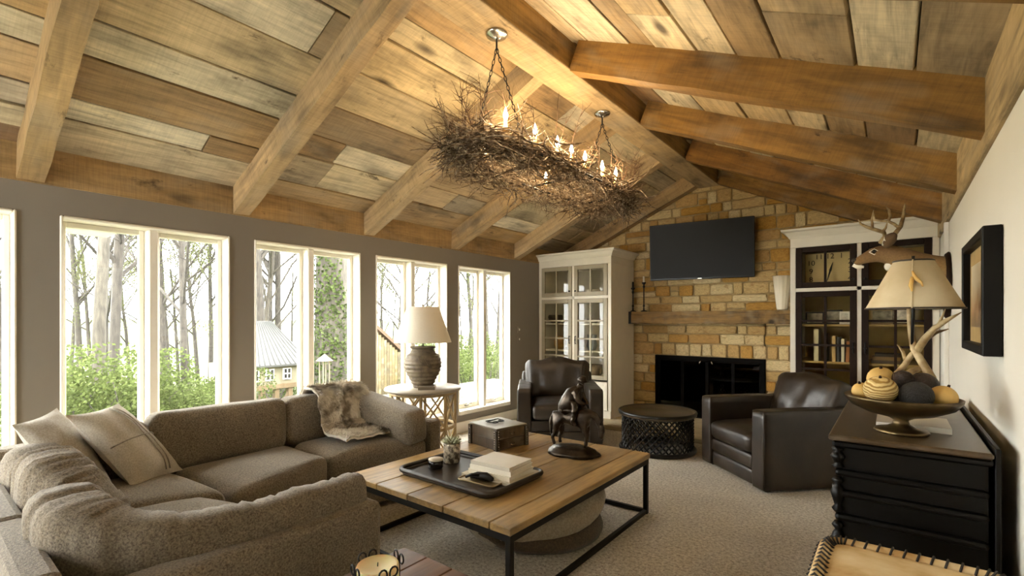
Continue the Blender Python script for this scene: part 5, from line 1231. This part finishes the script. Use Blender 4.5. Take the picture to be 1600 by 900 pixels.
# shed with a ribbed metal roof
M_siding = plain('pale_siding', '#6b6552', .8, var=.06); M_roofm = plain('ribbed_metal_roof', '#3c3c3a', .6, .0, var=.06); M_oldw = plain('raw_timber', '#5a4a33', .8, var=.15)
SX = -13.0
e0, e1, r1, w0 = P(380, 573, x=SX), P(478, 579, x=SX), P(447, 505, x=SX-2.2), P(430, 600, x=SX)
shd = thing('garden_shed', 'small pale shed with ribbed metal roof standing on timber posts', 'shed', (SX, (e0.y+e1.y)/2, gz(SX, e0.y)))
oz = shd.location.z; hw = (e1.y-e0.y)/2; ze, zr, zw = e0.z-oz, r1.z-oz, w0.z-oz
B().span((-2.2, -hw, zw), (0, hw*.95, ze-.02)).obj('wall', M_siding, shd)
B().add([(.15, -hw-.4, ze-.05), (.15, hw+.1, ze-.05), (-2.2, hw+.1, zr), (-2.2, -hw*.0+.2, zr), (.15, -hw-.4, ze), (.15, hw+.1, ze), (-2.2, hw+.1, zr+.05), (-2.2, .2, zr+.05)], [(0, 1, 2, 3), (7, 6, 5, 4), (0, 4, 5, 1), (1, 5, 6, 2), (2, 6, 7, 3), (3, 7, 4, 0)]).obj('roof', M_roofm, shd)
n = 16
for k in range(n):
    f = (k+.5)/n; ya = -hw-.4+(2*hw+.5)*f; yb_ = .2+(hw-.1)*f; B().tube([(.15, ya, ze+.01), (-2.2, yb_, zr+.06)], .018, 4).obj('roof_rib', M_roofm, shd)
for u in (397, 421, 448):
    yc = P(u, 588, x=SX).y-shd.location.y; h_ = .16; zc = (zw+ze)/2
    wf = B().span((0, yc-.11, zc-h_), (.04, yc+.11, zc+h_*.9)).obj('window', M_white, shd); 
    for a_ in (-1, 1):
        for c_ in (-1, 1): B().span((.041, yc+a_*.05-.035, zc+c_*.07-.055), (.045, yc+a_*.05+.035, zc+c_*.07+.055)).obj('pane', M_black, wf)
B().span((-.1, -hw-.2, zw-.12), (.1, hw, zw)).obj('sill_beam', M_oldw, shd)
for k in range(5): yy = -hw+.1+k*(2*hw-.2)/4; B().span((-.08, yy-.06, 0), (.06, yy+.06, zw-.1)).obj('post', M_oldw, shd)
for yy in (0,): 
    for sg in (-1, 1): B().tube([(0, yy, max(0, zw-.8)), (0, yy+sg*.45, zw-.1)], .05, 4, smooth=False).obj('brace', M_oldw, shd)
# barn gable in the fourth window
BX = -9.5
g0, g1, g2 = P(588, 514, x=BX), P(626, 549, x=BX), P(605, 600, x=BX)
brn = thing('barn', 'tawny board sided outbuilding with sloping brown eave in the fourth window', 'barn', (BX, g0.y, gz(BX, g0.y))); oz = brn.location.z
yr = g1.y-g0.y; zt0, zt1 = g0.z-oz, g1.z-oz
n = 9; M_boards = wood('barn_boards', ['#655739', '#6e603f', '#5c5035'], grain=(8, 8, 1), knots=0, contrast=.3)
for k in range(-2, n):
    ya, yb_ = yr*k/n, yr*(k+1)/n; f = abs((k+.5)/n); zt_ = zt0*(1-f)+zt1*f-.05; B().span((-.1, ya+.004, -.2), (-.02, yb_-.004, zt_)).obj('board', M_boards, brn)
B().add([(.05, 0, zt0), (.05, yr*1.05, zt1-.02), (-2.5, yr*1.05, zt1-.02), (-2.5, 0, zt0), (.05, 0, zt0+.09), (.05, yr*1.05, zt1+.07), (-2.5, yr*1.05, zt1+.07), (-2.5, 0, zt0+.09)], [(0, 1, 2, 3), (7, 6, 5, 4), (0, 4, 5, 1), (1, 5, 6, 2), (2, 6, 7, 3), (3, 7, 4, 0)]).obj('roof', plain('brown_roof', '#4a3420', .8), brn)
# eaves soffit of this house outside the window wall
struct(B().span((-5.0, YB, 2.02), (-4.3, 1.05, 2.1)).obj('trim_3', M_wallw))
